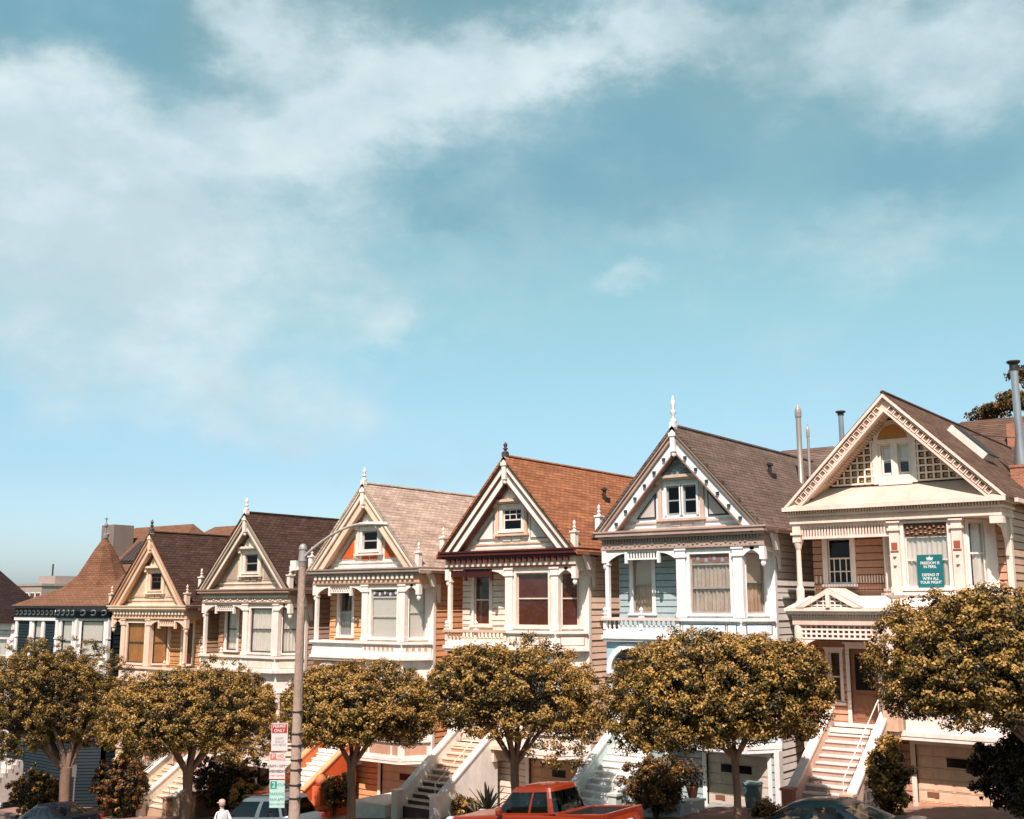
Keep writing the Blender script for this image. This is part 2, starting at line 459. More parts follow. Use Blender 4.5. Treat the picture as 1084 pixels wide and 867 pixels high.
# ------------------------------------------------------------------ the gabled row houses
def spandrel(mb, x0, x1, ztop, y, th, drop=.42, flip=False, foot=.5):
    """scroll-cut corner bracket: a board with an ogee lower edge; deep end at x0 (or x1 if flip)"""
    n = 12; pts = []
    for i in range(n+1):
        t = i/n
        zz = ztop-.10-drop*(1-math.sin(t*math.pi/2)**.8)
        pts.append((x0+(x1-x0)*t, zz))
    if flip: pts = [(x0+x1-x, z) for x, z in pts]
    poly = pts+[(pts[-1][0], ztop), (pts[0][0], ztop)]
    mb.prism(poly, y, y+th)

def gable_line(za, ta, d): return lambda x: za-d*math.sqrt(1+ta*ta)-abs(x)*ta

def barge(mb, za, ta, zb, d0, d1, y0, y1, xc=0, xmax=None):
    c = math.sqrt(1+ta*ta)
    for sgn in (1, -1):
        z0, z1 = za-d0*c, za-d1*c
        poly = [(xc, z0), (xc+sgn*(z0-zb)/ta, zb), (xc+sgn*(z1-zb)/ta, zb), (xc, z1)]
        mb.prism(poly, y0, y1)

def tri_wall(mb, za, ta, zb, ops, y, lap=False):
    """triangular wall under a gable with rectangular openings"""
    zs = {zb, za-.001}
    for o in ops: zs |= {o[2], o[3]}
    if lap: zs |= {zb+.2*k for k in range(1, int((za-zb)/.2)+1) if zb+.2*k < za-.05}
    zs = sorted(zs)
    for lo, hi in zip(zs[:-1], zs[1:]):
        mid = (lo+hi)/2; xl = (za-lo)/ta; xh = (za-hi)/ta
        op = [o for o in ops if o[2] <= mid <= o[3]]
        dy = .02 if lap else 0
        if not op: mb.face([(-xl, y-dy, lo), (xl, y-dy, lo), (xh, y, hi), (-xh, y, hi)])
        else:
            a = op[0][0]; b = op[-1][1]
            mb.face([(-xl, y-dy, lo), (a, y-dy, lo), (a, y, hi), (-xh, y, hi)])
            mb.face([(b, y-dy, lo), (xl, y-dy, lo), (xh, y, hi), (b, y, hi)])
            for o1, o2 in zip(op[:-1], op[1:]): mb.face([(o1[1], y, lo), (o2[0], y, lo), (o2[0], y, hi), (o1[1], y, hi)])
    for o in ops: jamb(mb, o, y)

def stained(parent, M, a0, a1, z0, z1, cols):
    """leaded transom light: a plain ground with small coloured rosettes and bars"""
    m = MB(M); m.box(a0, a1, .04, .06, z0, z1); o = m.build('transom_light', paint('leaded ground %s' % cols[0][0], cols[0], rough=.3), parent)
    n = 9
    for k in (1, 2):
        m = MB(M)
        for i in range(n):
            if (i % 2 == 0) != (k == 1): continue
            x = a0+(a1-a0)*(i+.5)/n; z = (z0+z1)/2+(.03 if i % 4 < 2 else -.03)
            m.prism([(x+.065*math.cos(t), z+.085*math.sin(t)) for t in [j*math.pi/3 for j in range(6)]], .028, .0395)
        m.build('coloured_glass', paint('leaded glass %s %d' % (cols[0][0], k), cols[k], rough=.3), o)

def lady(Xc, C, label, dz=0, mirror=False, stair=(-2.6, -.95), gw=None, tri=None, fret='dentil', rail='balus', fills=None, finial_h=.8,
         garpanes=((.45, .72),), bargew=(.22, .62), hasarch=False, depth=14, zap=None, posts=(-1, 1), lower_dark=0, railz=0, basepanel=None, cresttile=False, transom=None, dbl=False):
    Z0 = street(Xc)
    root = empty('row_house', (Xc, 34, Z0), label=label, cat='house', group='row of gabled wooden houses')
    MIRROR[0] = -1 if mirror else 1
    F = dict(recess='tan', bay='lace', right='lace', gab='dark', left='lace'); F.update(fills or {})
    W = 3.0; RV = .85
    zF = 2.3; zBB = 5.85+dz; zR = 6.6+dz+railz; zFB = 8.92+dz; zCB = 9.32+dz; zC = 9.61+dz
    za = zap or 13.1+dz; ta = (za-zC+.08)/3.28
    wt, wb = 8.74+dz, 6.72+dz
    I = Matrix.Identity(4)
    # ---- walls
    mb = MB()
    y1 = depth
    ze = zC-.15
    # side walls
    mb.M, L = frame((W, 1.0), (W, y1)); siding(mb, 0, L, -.9, ze)
    mb.M, L = frame((-W, y1), (-W, RV)); siding(mb, 0, L, -.9, ze)
    mb.M, L = frame((W, y1), (-W, y1)); siding(mb, 0, L, -.9, ze)
    mb.M = I
    side = mb.build('side_wall', C['side'], root)
    mb = MB()
    Mr = T(0, RV, 0)
    ra, rb = -2.42, -1.60
    mb.M = Mr; siding(mb, -W, -.5, zBB+.1, zFB+.3, [(ra, rb, wb, wt)])
    da, db = -2.1, -1.15
    siding(mb, -W, -.5, zF, zBB+.1, [(da, db, zF+.01, 4.55)])
    mb.M, L = frame((-W+.01, RV), (-W+.01, .1)); siding(mb, 0, L, -.9, zBB+.05)
    Mg = T(0, .75, 0)
    mb.M = Mg
    ga, gb = (.40, 2.62)
    siding(mb, -.72, W, -.9, 2.12, [(ga, gb, .18, 1.86)])
    siding(mb, -W, -.72, -.9, zF-.1)
    # corner board-clad return right of the bay
    mb.M = T(0, 1.0, 0); siding(mb, 2.75, W, 2.1, zFB+.3)
    mb.build('front_wall', C['siding'], root)
    cb = MB(); cb.box(W-.14, W+.035, .955, 1.12, 2.14, zFB+.05); cb.box(W-.14, W+.035, .70, .99, -.5, 2.09); cb.box(-W-.035, -W+.14, .06, .2, -.9, zBB)
    cb.build('corner_board', C['trim'], root)
    # floors / ceilings keep the inside dark
    fl = MB(); fl.box(-W+.03, W-.03, 1.3, y1-.05, 2.2, 2.28); fl.box(-W+.03, W-.03, 1.3, y1-.05, 5.9+dz, 5.96+dz); fl.box(-W+.03, W-.03, 1.3, y1-.05, zFB+.2, zFB+.26)
    fl.box(-W+.03, W-.03, 3.2, 3.25, 2.28, zFB+.2)
    fl.build('floor_slab', ROOM, root)
    # ---- bay
    A, B, Cc, D = (-.62, .86), (.06, 0), (2.20, 0), (2.88, .98)
    bay = MB()
    w1, w2 = 3.05, 5.15
    ops = []
    for (p, q), kind in (((A, B), 'l'), ((B, Cc), 'c'), ((Cc, D), 'r')):
        M, L = frame(p, q); bay.M = M
        if kind == 'c': a, b = .31, L-.31
        else: a, b = L*.5-.36, L*.5+.34
        o2 = (a, b, wb, wt); o1 = (a, b, w1, w2)
        panel(bay, 0, L, 2.12, zFB+.1, [o2, o1])
        ops.append((M, L, o2, o1, kind))
    bay.M = None
    bay.face([(*A, 2.12), (*B, 2.12), (*Cc, 2.12), (*D, 2.12)][::-1])
    by = bay.build('bay', C['bay'], root)
    for M, L, o2, o1, kind in ops:
        fill = {'l': F['left'], 'c': F['bay'], 'r': F['right']}[kind]
        window(by, M, *o2, C['wtrim'], C['sash'], fill, casing=.085, split=.52, transom=transom if kind == 'c' else None, head=kind != 'c')
        if kind == 'c' and transom and C.get('stained'): stained(by, M, o2[0]+.07, o2[1]-.07, o2[3]-transom+.04, o2[3]-.07, C['stained'])
        window(by, M, *o1, C['wtrim'], C['sash'], 'lace', casing=.10)
    # posts at the bay corners
    ps = MB()
    for (px, py) in (B, Cc):
        ps.box(px-.17, px+.17, py-.09, py+.1, zR, zFB-.30); ps.box(px-.21, px+.21, py-.13, py+.1, zFB-.30, zFB-.22); ps.box(px-.19, px+.19, py-.11, py+.1, zFB-.22, zFB-.06); ps.box(px-.22, px+.22, py-.14, py+.1, zFB-.06, zFB)
        ps.box(px-.20, px+.20, py-.12, py+.1, zR, zR+.16)
    ps.build('pilaster', C['trim'], by)
    # bay base: panelled apron bands at second and first floor
    for (zl, zh, out) in ((zBB+.02, zR-.02, .14), (2.16, 2.95, .06)):
        bb = MB(); bp = MB(); bf = MB()
        O = lambda p, o, k: p
        for idx, (p, q) in enumerate(((B, Cc), (Cc, D))):
            M, L = frame(p, q); bb.M = bp.M = bf.M = M
            e0 = -out*.0 if idx == 0 else -out*.45; e1 = out*.45 if idx == 0 else 0
            if idx == 0: e0 = -.02; 
            bb.box(e0, L+e1, -out, .02, zl+.12, zh-.10)
            bb.box(e0, L+e1, -out-.10, .02, zh-.10, zh); bb.box(e0, L+e1, -out-.05, .02, zh-.15, zh-.10)
            bb.box(e0, L+e1, -out-.12, .02, zl-.02, zl+.12)
            segs = [(.08, .36), (.46, L-.5), (L-.40, L-.1)] if idx == 0 else [(.14, L-.14)]
            if basepanel == 'row' and zl > 4: segs = [(.1+.36*k, .38+.36*k) for k in range(int((L-.1)/.36))] if idx == 0 else [(.14, L-.14)]
            if basepanel == 'holes' and zl > 4: segs = [(.1+.26*k, .22+.26*k) for k in range(int((L-.1)/.26))]
            for a, b in segs:
                za0, zb0 = zl+.20, zh-.23
                if basepanel == 'holes' and zl > 4: za0, zb0 = zl+.36, zh-.18
                bf.box(a-.03, b+.03, -out-.014, -out+.01, za0-.03, zb0+.03)
                bp.box(a, b, -out-.020, -out+.01, za0, zb0)
        o = bb.build('apron', C['trim'], by)
        bf.build('panel_frame', C['pframe'], o); bp.build('panel', C['panel'], o)
    # flared skirt under the bay
    sk = MB()
    for p, q in ((A, B), (B, Cc), (Cc, D)):
        M, L = frame(p, q); sk.M = M; sk.box(-.05, L+.05, -.16, .02, 2.02, 2.135)
    sk.build('skirt', C['trim'], by)
    # ---- balcony at the recess
    bl = MB()
    bl.box(-W-.08, B[0]-.022, -.14, RV-.01, zBB+.12, zBB+.24)
    bl.box(-W-.10, B[0]-.024, -.26, -.02, zBB, zBB+.12); bl.box(-W-.06, B[0]-.026, -.2, RV-.02, zBB-.10, zBB-.002)
    bl.box(-W-.08, B[0]-.023, -.14, -.02, zBB+.24, zBB+.32)
    bo = bl.build('balcony', C['trim'], root)
    r = MB(); r.box(-W-.12, B[0]-.025, -.24, -.02, zR-.12, zR-.02); r.box(-W-.12, -W+.06, -.018, RV-.02, zR-.12, zR-.02)
    r.build('handrail', C['railtop'], bo)
    r = MB()
    if rail == 'balus':
        n = 15
        for i in range(n):
            x = -W+.08+(B[0]-.14+W-.08)*(i+.5)/n
            baluster(r, x, -.1, zBB+.32, zR-.12, .045)
        for x in (-W-.01, (-W+B[0])/2-.05, B[0]-.12): r.box(x-.06, x+.06, -.17, -.04, zBB+.32, zR-.12)
    elif rail == 'lattice':
        h = zR-.12-zBB-.32; x = -W
        while x < B[0]-.1:
            r.beam((x, -.1, zBB+.32), (x+h*.5, -.1, zR-.12), .05, .05, (0, 1, 0)); r.beam((x+h*.5, -.12, zBB+.32), (x, -.12, zR-.12), .05, .05, (0, 1, 0)); x += h*.5
        for xx in (-W-.01, B[0]-.1): r.box(xx-.06, xx+.06, -.17, -.04, zBB+.32, zR-.12)
    elif rail == 'solid':
        r.box(-W-.05, B[0]-.03, -.12, -.04, zBB+.32, zR-.12)
    r.build({'balus': 'baluster', 'lattice': 'lattice_railing', 'solid': 'solid_railing'}[rail], C['balus'], bo)
    if rail != 'solid':
        k = MB()
        for x in (-W-.02, (-W+B[0])/2-.05): finial(k, x, -.12, zR-.02, .36, .10)
        k.build('rail_finial', C['trim'], bo)
    # left recess column
    c = MB(); c.box(-W-.02, -W+.13, -.07, .07, zR-.02, zFB); c.box(-W-.05, -W+.16, -.1, .1, zFB-.5, zFB-.44)
    c.build('column', C['trim'], root)
    # ---- recess window and door
    window(root, Mr, ra, rb, wb, wt, C['wtrim'], C['sash'], F['recess'], casing=.13)
    door(root, Mr, da, db, zF+.01, 4.55, C['door'], C['wtrim'])
    # ---- porch front
    pf = MB()
    if hasarch:
        a, b = -W-.03, B[0]-.02; cx = -2.08; rr = .76; zs_ = zBB-.34-rr
        n = 14; arc = [(cx-rr*math.cos(math.pi*i/n), zs_+rr*math.sin(math.pi*i/n)) for i in range(n+1)]
        poly = [(a, zs_-.01)]+arc[:1]+arc[1:]+[(b, zs_-.01), (b, zBB-.11), (a, zBB-.11)]
        # left and right halves keep the polygons simple
        half = n//2
        pl = [(a, zs_)]+arc[:half+1]+[(cx, zBB-.11), (a, zBB-.11)]
        pr = arc[half:]+[(b, zs_), (b, zBB-.11), (cx, zBB-.11)]
        pf.prism(pl, -.03, .07); pf.prism(pr, -.03, .07)
        o = pf.build('porch_arch', C['archwall'], root)
        ar = MB()
        for i in range(n):
            t0, t1 = math.pi*i/n, math.pi*(i+1)/n
            q = lambda t, R: (cx-R*math.cos(t), zs_+R*math.sin(t))
            ar.prism([q(t0, rr-.01), q(t1, rr-.01), q(t1, rr+.17), q(t0, rr+.17)], -.09, -.028)
        ar.build('archivolt', C['trim'], o)
        cl = MB()
        for x in (cx-rr-.08, cx+rr+.08):
            cl.lathe([(.13, 0), (.13, .12), (.09, .2), (.085, zs_-zF-.3), (.12, zs_-zF-.2), (.14, zs_-zF-.12), (.14, zs_-zF-.0)], (x, .02, zF), 12)
        cl.build('column', C['trim'], root, smooth=True)
    else:
        pf.box(-W-.02, B[0]-.02, -.05, .06, zBB-.55, zBB-.11)
        o = pf.build('porch_beam', C['archwall'], root)
        q = MB(); spandrel(q, -W+.12, -W+1.2, zBB-.54, -.03, .05, .5); spandrel(q, B[0]-1.2, B[0]-.12, zBB-.54, -.03, .05, .5, flip=True)
        q.build('bracket', C['trim'], root)
        cl = MB()
        for x in (-W+.06, B[0]-.1): cl.lathe([(.12, 0), (.12, .12), (.075, .2), (.07, zBB-zF-.9), (.1, zBB-zF-.8), (.11, zBB-zF-.55)], (x, .0, zF), 10)
        cl.build('column', C['trim'], root, smooth=True)
    pd = MB(); pd.box(-W, B[0]-.03, -.1, RV-.01, zF-.14, zF); pd.box(-W, -.7, .0, .74, zF-.6, zF-.142)
    pd.build('porch_floor', C['step'], root)
    # ---- entablature
    fz = MB(); fz.box(-W-.12, W+.18, -.12, 1.25, zFB+.002, zCB); fr = fz.build('frieze', C['frieze'], root)
    if fret:
        q = MB(); k = 0; n = 22
        if fret == 'dentil':
            for i in range(n):
                x = -W+.05+(2*W)*i/n; q.box(x, x+.13, -.22, -.12, zCB-.17, zCB-.003)
        elif fret == 'fine':
            n = 52
            for i in range(n):
                x = -W-.02+(2*W+.1)*i/n; q.box(x, x+.065, -.19, -.12, zCB-.12, zCB-.003)
            for i in range(34):
                x = -W+.05+(2*W)*i/34; zz = zFB+.13+.05*math.sin(i*1.9)
                q.lathe([(.0, 0), (.05, .01), (.03, .04), (0, .05)], (x, -.125, zz), 5)
        q.build('dentil', C['dentil'], fr)
        q = MB(); q.box(-W-.14, W+.2, -.145, -.121, zFB+.03, zFB+.09); q.build('fillet', C['band'], fr)
    co = MB(); co.box(-W-.2, W+.26, -.26, 1.25, zCB, zCB+.10); co.box(-W-.27, W+.33, -.34, 1.3, zCB+.10, zC-.06); co.box(-W-.31, W+.37, -.38, 1.3, zC-.06, zC)
    co.build('cornice', C['band'], root)
    # fretwork screens, spandrels and pendants under the frieze
    q = MB()
    if C.get('screen') != 'board': spandrel(q, -W+.02, -W+.85, zFB, -.08, .06, .40)
    spandrel(q, B[0]-.85, B[0]-.19, zFB, -.08, .06, .25, flip=True)
    spandrel(q, Cc[0]+.19, Cc[0]+.6, zFB, -.08, .06, .22, flip=False)
    spandrel(q, Cc[0]+.45, W+.10, zFB, -.08, .06, .36, flip=True)
    q.build('bracket', C['trim'], root)
    q = MB()
    for x in (-W-.02, W+.10): q.box(x-.09, x+.09, -.14, .06, zFB-.42, zFB); q.lathe([(.02, -.26), (.07, -.2), (.09, -.13), (.06, -.06), (.09, 0)], (x, -.04, zFB-.42), 10)
    # side bracket running back along the eave on the right
    q.prism([(0.1, zFB), (1.3, zFB), (1.3, zFB-.75), (1.18, zFB-.75), (1.1, zFB-.35), (.8, zFB-.16), (.1, zFB-.12)], W+.06, W+.12, 'yz')
    q.build('pendant', C['trim'], root)
    s = MB(); xa, xb = -W+.87, B[0]-.87; h = .33
    s.box(xa, xb, -.06, .0, zFB-.05, zFB-.001); s.box(xa, xb, -.06, .0, zFB-h, zFB-h+.05)
    for x in (xa, xb): s.box(x-.05, x+.05, -.09, .02, zFB-h-.12, zFB-.002)
    kind = C.get('screen', 'spindle')
    if kind == 'spindle':
        n = 11
        for i in range(n): x = xa+.08+(xb-xa-.16)*i/(n-1); s.box(x-.025, x+.025, -.05, -.01, zFB-h+.05, zFB-.05)
    elif kind == 'lattice':
        n = 9; w = (xb-xa)/n
        for i in range(n):
            s.beam((xa+i*w, -.035, zFB-h+.04), (xa+(i+1)*w, -.035, zFB-.04), .03, .035, (0, 1, 0)); s.beam((xa+(i+1)*w, -.02, zFB-h+.04), (xa+i*w, -.02, zFB-.04), .03, .035, (0, 1, 0))
    elif kind == 'board': s.box(-W+.1, B[0]-.9, -.055, -.005, zFB-h+.05, zFB-.05)
    s.build('fretwork', C.get('screenmat', C['trim']), root)
    # ---- gable
    d1, d2 = bargew
    yb = -.22
    t = MB(); gx = gw or (-.47, .47, .76, 1.62)
    if dbl: wops = [(-.60, -.06, zC+.50, zC+1.54), (.06, .60, zC+.50, zC+1.54)]
    else: wops = [(gx[0], gx[1], zC+gx[2], zC+gx[3])]
    tri_wall(t, za-d2*.9, ta, zC, wops, .22)
    ty = t.build('pediment', C['tymp'], root)
    # front wall inside so the attic is dark
    Mt = T(0, .22, 0)
    for o in wops: window(root, Mt, *o, C['trim'], C['gsash'], F['gab'], casing=.13 if not dbl else .075, sill=not dbl, muntins=C.get('gmunt'), glassm=DARKGLASS, head=not dbl)
    b = MB()
    wl, wr = wops[0][0], wops[-1][1]; zt = wops[0][3]; zb = wops[0][2]
    b.box(wl-.34, wr+.34, .02, .2, zt+.2, zt+.26); b.box(wl-.42, wr+.42, -.04, .2, zt+.26, zt+.36)
    b.box(wl-.3, wl-.16, .12, .21, zb-.3, zt+.2); b.box(wr+.16, wr+.3, .12, .21, zb-.3, zt+.2)
    for x in (wl-.25, wr+.25): b.box(x-.07, x+.07, .0, .18, zt+.06, zt+.2)
    b.build('hood', C['ghood'], ty)
    b = MB(); b.box(wl-.36, wr+.36, .06, .215, zb-.2, zb-.12); b.box(-2.25, 2.25, .17, .219, zC+.24, zC+.30); b.box(-2.8, 2.8, .12, .218, zC, zC+.09)
    b.build('moulding', C['ghood'], ty)
    p = MB()
    for k in (-1, 1): p.box(k*.24-.19, k*.24+.19, .165, .2185, zb-.38, zb-.24)
    p.build('panel', C['tri'], ty)
    # triangular panels
    pt = MB(); pf2 = MB(); pw = MB()
    za2 = za-d2*1.42-.10
    for sg in (-1, 1):
        x0 = (wr+.42)
        z0 = zC+.42
        x1 = (za2-z0)/ta-.12; z1 = za2-x0*ta-.1
        tr = lambda e: [(sg*(x0+e), z0+e), (sg*(x1-e*2.3), z0+e), (sg*(x0+e), z1-e*2.3)]
        pf2.prism(tr(0), .185, .2195); pt.prism(tr(.055), .165, .2)
    pf2.build('panel_frame', C['triframe'], ty); pt.build('gable_panel', C['tri'], ty)
    if cresttile:
        q = MB(); zz = zt+.37; xx = (za-d2*1.42-zz)/ta
        q.prism([(-xx, zz), (xx, zz), (0, za-d2*1.42)], .12, .218); q.build('shingle_panel', C['crest'], ty)
    else:
        q = MB(); zz = zt+.37; xx = (za-d2*1.5-zz)/ta*.75
        q.prism([(-xx, zz), (xx, zz), (0, zz+xx*ta*1.05)], .1, .2); q.build('hood_crest', C['trim'], ty)
    # bargeboards
    g = MB(); barge(g, za+.03, ta, zC, .0, .11, yb-.10, yb+.15); bo2 = g.build('bargeboard', C['edge'], root)
    g = MB(); barge(g, za+.03, ta, zC, .11, d1, yb-.03, yb+.1); g.build('fascia', C['barge1'], bo2)
    g = MB(); barge(g, za+.03, ta, zC, d1, d1+.05, yb-.05, yb+.11); barge(g, za+.03, ta, zC, d2-.05, d2, yb-.01, yb+.2); g.build('moulding', C['barge3'], bo2)
    g = MB(); barge(g, za+.03, ta, zC, d1+.05, d2-.05, yb+.03, yb+.13); g.build('fascia', C['barge2'], bo2)
    if C.get('bosses'):
        g = MB(); c_ = math.sqrt(1+ta*ta); dm = (d1+d2)/2
        for sg in (-1, 1):
            for i in range(7):
                x = sg*(.42+.40*i); z = za-dm*c_-abs(x)*ta
                g.box(x-.05, x+.05, yb-.05, yb+.03, z-.06, z+.04)
        g.build('boss', C['triframe'], bo2)
    # soffit board between bargeboard and pediment
    g = MB(); barge(g, za+.03, ta, zC, d2-.1, d2-.06, yb+.13, .22); g.build('soffit', C['soffit'], bo2)
    # king post at the apex
    k = MB(); k.box(-.09, .09, yb-.13, yb+.1, za-.82, za+.05); k.lathe([(.0, -.2), (.07, -.14), (.08, -.07), (.05, 0)], (0, yb-.03, za-.82), 8)
    k.box(-.13, .13, yb-.16, yb+.1, za-.28, za-.16)
    k.build('king_post', C['trim'], bo2)
    # ---- roof
    c_ = math.sqrt(1+ta*ta); th = .14
    xo = 3.42; r = MB()
    zt0 = za+.10
    for sg in (1, -1):
        zo = zt0-xo*ta
        P = [(0, zt0), (sg*xo, zo), (sg*xo, zo-th), (0, zt0-th)]
        r.prism(P, yb-.13, y1+.3)
    ro = r.build('roof', C['roof'], root)
    r = MB()
    for sg in (1, -1): zo = zt0-xo*ta; r.box(min(sg*xo, sg*(xo+.10)), max(sg*xo, sg*(xo+.10)), .3, y1+.25, zo-.12, zo-.0)
    r.build('gutter', C['gutter'], ro)
    r = MB(); r.tube([(0, yb-.1, zt0+.005), (0, y1+.3, zt0+.005)], .07, 6); r.build('ridge_cap', C['roof'], ro)
    f = MB(); f.box(-.1, .1, yb-.12, yb+.1, zt0-.05, zt0+.14); finial(f, 0, yb, zt0+.14, finial_h, .10); f.build('finial', C['fin'], ro, smooth=True)
    for k, (vx, vy) in enumerate(((1.2, 5.0), (1.9, 7.4))):
        if (int(abs(Xc))+k) % 2: continue
        vz = zt0-vx*ta; v = MB(); v.lathe([(.07, -.2), (.07, .32), (.13, .34), (.13, .40), (.02, .46)], (vx, vy, vz), 10); v.box(vx-.18, vx+.18, vy-.18, vy+.18, vz-.2, vz+.02); v.build('roof_vent', DMETAL, ro)
    # gable back wall
    g = MB(); tri_wall(g, za-.1, ta, zC-.3, [], y1-.02); g.build('rear_gable', C['side'], root)
    g = MB(); tri_wall(g, za-.25, ta, zC-.3, [], 1.3); g.build('attic_wall', ROOM, root)
    # ---- corner blocks with finials beside the gable foot
    for sg in posts:
        x = sg*(W+.17)+(.03 if sg > 0 else 0)
        q = MB(); q.box(x-.10, x+.10, -.31, -.09, zC+.002, zC+.55); q.box(x-.135, x+.135, -.345, -.055, zC+.55, zC+.61); finial(q, x, -.2, zC+.61, .40, .07)
        q.build('corner_post', C['trim'], root)
    q = MB(); x = W+.2
    q.prism([(-.1, zC), (.5, zC), (.75, zFB+.1), (.75, zFB-.1), (.55, zFB-.1), (.3, zFB+.35)], W+.21, W+.34, 'yz'); q.build('scroll_bracket', C['trim'], root)
    # ---- stairs and garage
    stairs(root, stair[0], stair[1], .35, zF, .18, C, lower_dark=lower_dark)
    garage(root, Mg, ga, gb, .18, 1.86, C, panes=garpanes)
    MIRROR[0] = 1
    return root

def scheme(n, **k):
    """paint scheme: every entry is a paint; colours given as linear rgb"""
    d = dict(siding=(.6, .5, .4), side=(.6, .5, .4), trim=(.80, .76, .69), bay=(.80, .76, .69), wtrim=(.80, .76, .69), sash=(.7, .66, .6), band=(.4, .3, .25), frieze=(.6, .5, .4),
             dentil=(.75, .7, .62), edge=(.6, .5, .4), barge1=(.78, .74, .66), barge2=(.78, .74, .66), barge3=(.35, .25, .2), tymp=(.78, .74, .66), tri=(.6, .5, .4), triframe=(.3, .25, .2),
             ghood=(.72, .62, .5), gsash=(.7, .66, .6), soffit=(.5, .36, .25), panel=(.78, .74, .66), pframe=(.5, .42, .35), railtop=(.72, .62, .52), balus=(.78, .74, .68), door=(.22, .09, .05),
             archwall=(.78, .74, .66), step=(.72, .68, .62), riser=(.6, .52, .44), darkriser=(.08, .045, .035), cheek=(.78, .74, .68), cheekl=(.78, .74, .68), cap=(.8, .77, .72), newel=(.7, .6, .5), newell=(.7, .6, .5),
             rail=(.7, .66, .6), garage=(.66, .55, .42), gutter=(.16, .09, .06), fin=(.8, .77, .72), crest=(.4, .5, .5))
    out = {}
    for a, v in k.items():
        if a not in d: out[a] = paint('%s %s' % (n, a), v, var=.10) if isinstance(v, tuple) and isinstance(v[0], float) else v
    for a, v in d.items():
        v = k.get(a, v)
        out[a] = v if not isinstance(v, tuple) else paint('%s %s' % (n, a), v, var=.20)
    return out

R_RED = shingle('red shingle', (.335, .148, .074), (.25, .10, .048), (.14, .055, .03), patch=.38)
R_TAN = shingle('tan shingle', (.47, .37, .30), (.37, .28, .22), (.28, .20, .15), patch=.42)
R_DARK = shingle('dark shingle', (.050, .028, .021), (.078, .046, .034), (.024, .013, .010), patch=.45)
R_GREY = shingle('grey brown shingle', (0.124, 0.090, 0.071), (0.161, 0.118, 0.096), (0.062, 0.043, 0.034))
R_BROWN = shingle('brown shingle', (0.143, 0.090, 0.062), (0.105, 0.062, 0.043), (0.050, 0.031, 0.022))
R_ORANGE = shingle('orange brown shingle', (0.200, 0.102, 0.058), (0.155, 0.075, 0.043), (0.095, 0.045, 0.028), swap=True)
R_ORANGE_W = shingle('worn orange brown shingle', (0.198, 0.105, 0.061), (0.160, 0.083, 0.050), (0.099, 0.050, 0.030), swap=True, patch=.25)
R_BLACK = shingle('black shingle', (0.023, 0.014, 0.013), (0.032, 0.020, 0.018), (0.013, 0.009, 0.009))

BLUE = scheme('blue house', siding=(.33, .425, .44), side=(.72, .70, .64), trim=(.79, .80, .79), bay=(.72, .80, .82), wtrim=(.80, .78, .74), sash=(.34, .30, .27), band=(.42, .31, .26), frieze=(.40, .31, .26),
              dentil=(.30, .22, .18), edge=(.40, .30, .25), barge1=(.50, .38, .30), barge2=(.80, .82, .83), barge3=(.28, .19, .15), tymp=(.66, .78, .82), tri=(.52, .46, .44), triframe=(.03, .05, .07),
              ghood=(.55, .42, .34), gsash=(.30, .32, .30), soffit=(.42, .28, .20), panel=(.62, .76, .82), pframe=(.06, .09, .12), railtop=(.66, .56, .50), balus=(.76, .80, .80),
              archwall=(.34, .55, .62), cheek=(.62, .76, .74), cheekl=(.55, .70, .68), cap=(.74, .78, .74), step=(.80, .80, .77), riser=(.66, .68, .64), newel=(.52, .60, .55), newell=(.52, .60, .55), garage=(.58, .52, .44),
              roof=R_GREY, crest=shingle('fish scale tile', (.10, .17, .20), (.32, .38, .38), (.05, .09, .11), scale=1.6, swap=True, patch=.3), screen='spindle', bosses=True, stained=[(.20, .16, .14), (.30, .11, .08), (.26, .32, .34)])
CREAM = scheme('cream house', siding=(.74, .62, .52), side=(.80, .60, .45), trim=(.84, .755, .68), bay=(.84, .755, .68), wtrim=(.80, .69, .60), sash=(.70, .56, .46), band=(.07, .014, .014), frieze=(.70, .58, .46),
               dentil=(.14, .03, .025), edge=(.05, .02, .02), barge1=(.80, .72, .62), barge2=(.84, .80, .72), barge3=(.10, .04, .035), tymp=(.83, .77, .71), tri=(.80, .74, .68), triframe=(.34, .27, .22),
               ghood=(.66, .48, .34), gsash=(.72, .68, .62), soffit=(.36, .14, .09), panel=(.80, .74, .66), pframe=(.42, .28, .20), railtop=(.62, .42, .30), balus=(.78, .66, .54),
               archwall=(.20, .04, .035), cheek=(.84, .81, .74), step=(.72, .58, .45), riser=(.46, .29, .18), newel=(.80, .74, .66), garage=(.62, .36, .20), roof=R_RED, screen='board', screenmat=paint('cream house screen', (.045, .010, .010)), gmunt=(3, 2, 'up'), fin=(.10, .06, .06))
YELLOW = scheme('yellow house', siding=(.66, .35, .17), side=(.74, .37, .19), trim=(.84, .765, .69), bay=(.85, .79, .73), wtrim=(.84, .775, .70), sash=(.50, .45, .42), band=(.30, .24, .20), frieze=(.70, .40, .24),
                dentil=(.82, .78, .70), edge=(.72, .60, .48), barge1=(.79, .69, .60), barge2=(.76, .56, .42), barge3=(.62, .46, .34), tymp=(.84, .82, .78), tri=(.58, .12, .03), triframe=(.66, .40, .24),
                ghood=(.74, .66, .58), gsash=(.52, .48, .46), soffit=(.60, .38, .22), panel=(.50, .30, .20), pframe=(.80, .76, .70), railtop=(.84, .80, .74), balus=(.85, .82, .77),
                archwall=(.70, .38, .20), cheek=(.62, .11, .03), cheekl=(.62, .16, .05), cap=(.78, .36, .18), step=(.86, .83, .78), riser=(.74, .70, .64), newel=(.62, .11, .03), newell=(.62, .11, .03), garage=(.72, .50, .34), roof=R_TAN, screen='lattice', stained=[(.05, .055, .06), (.55, .56, .55), (.10, .12, .13)])
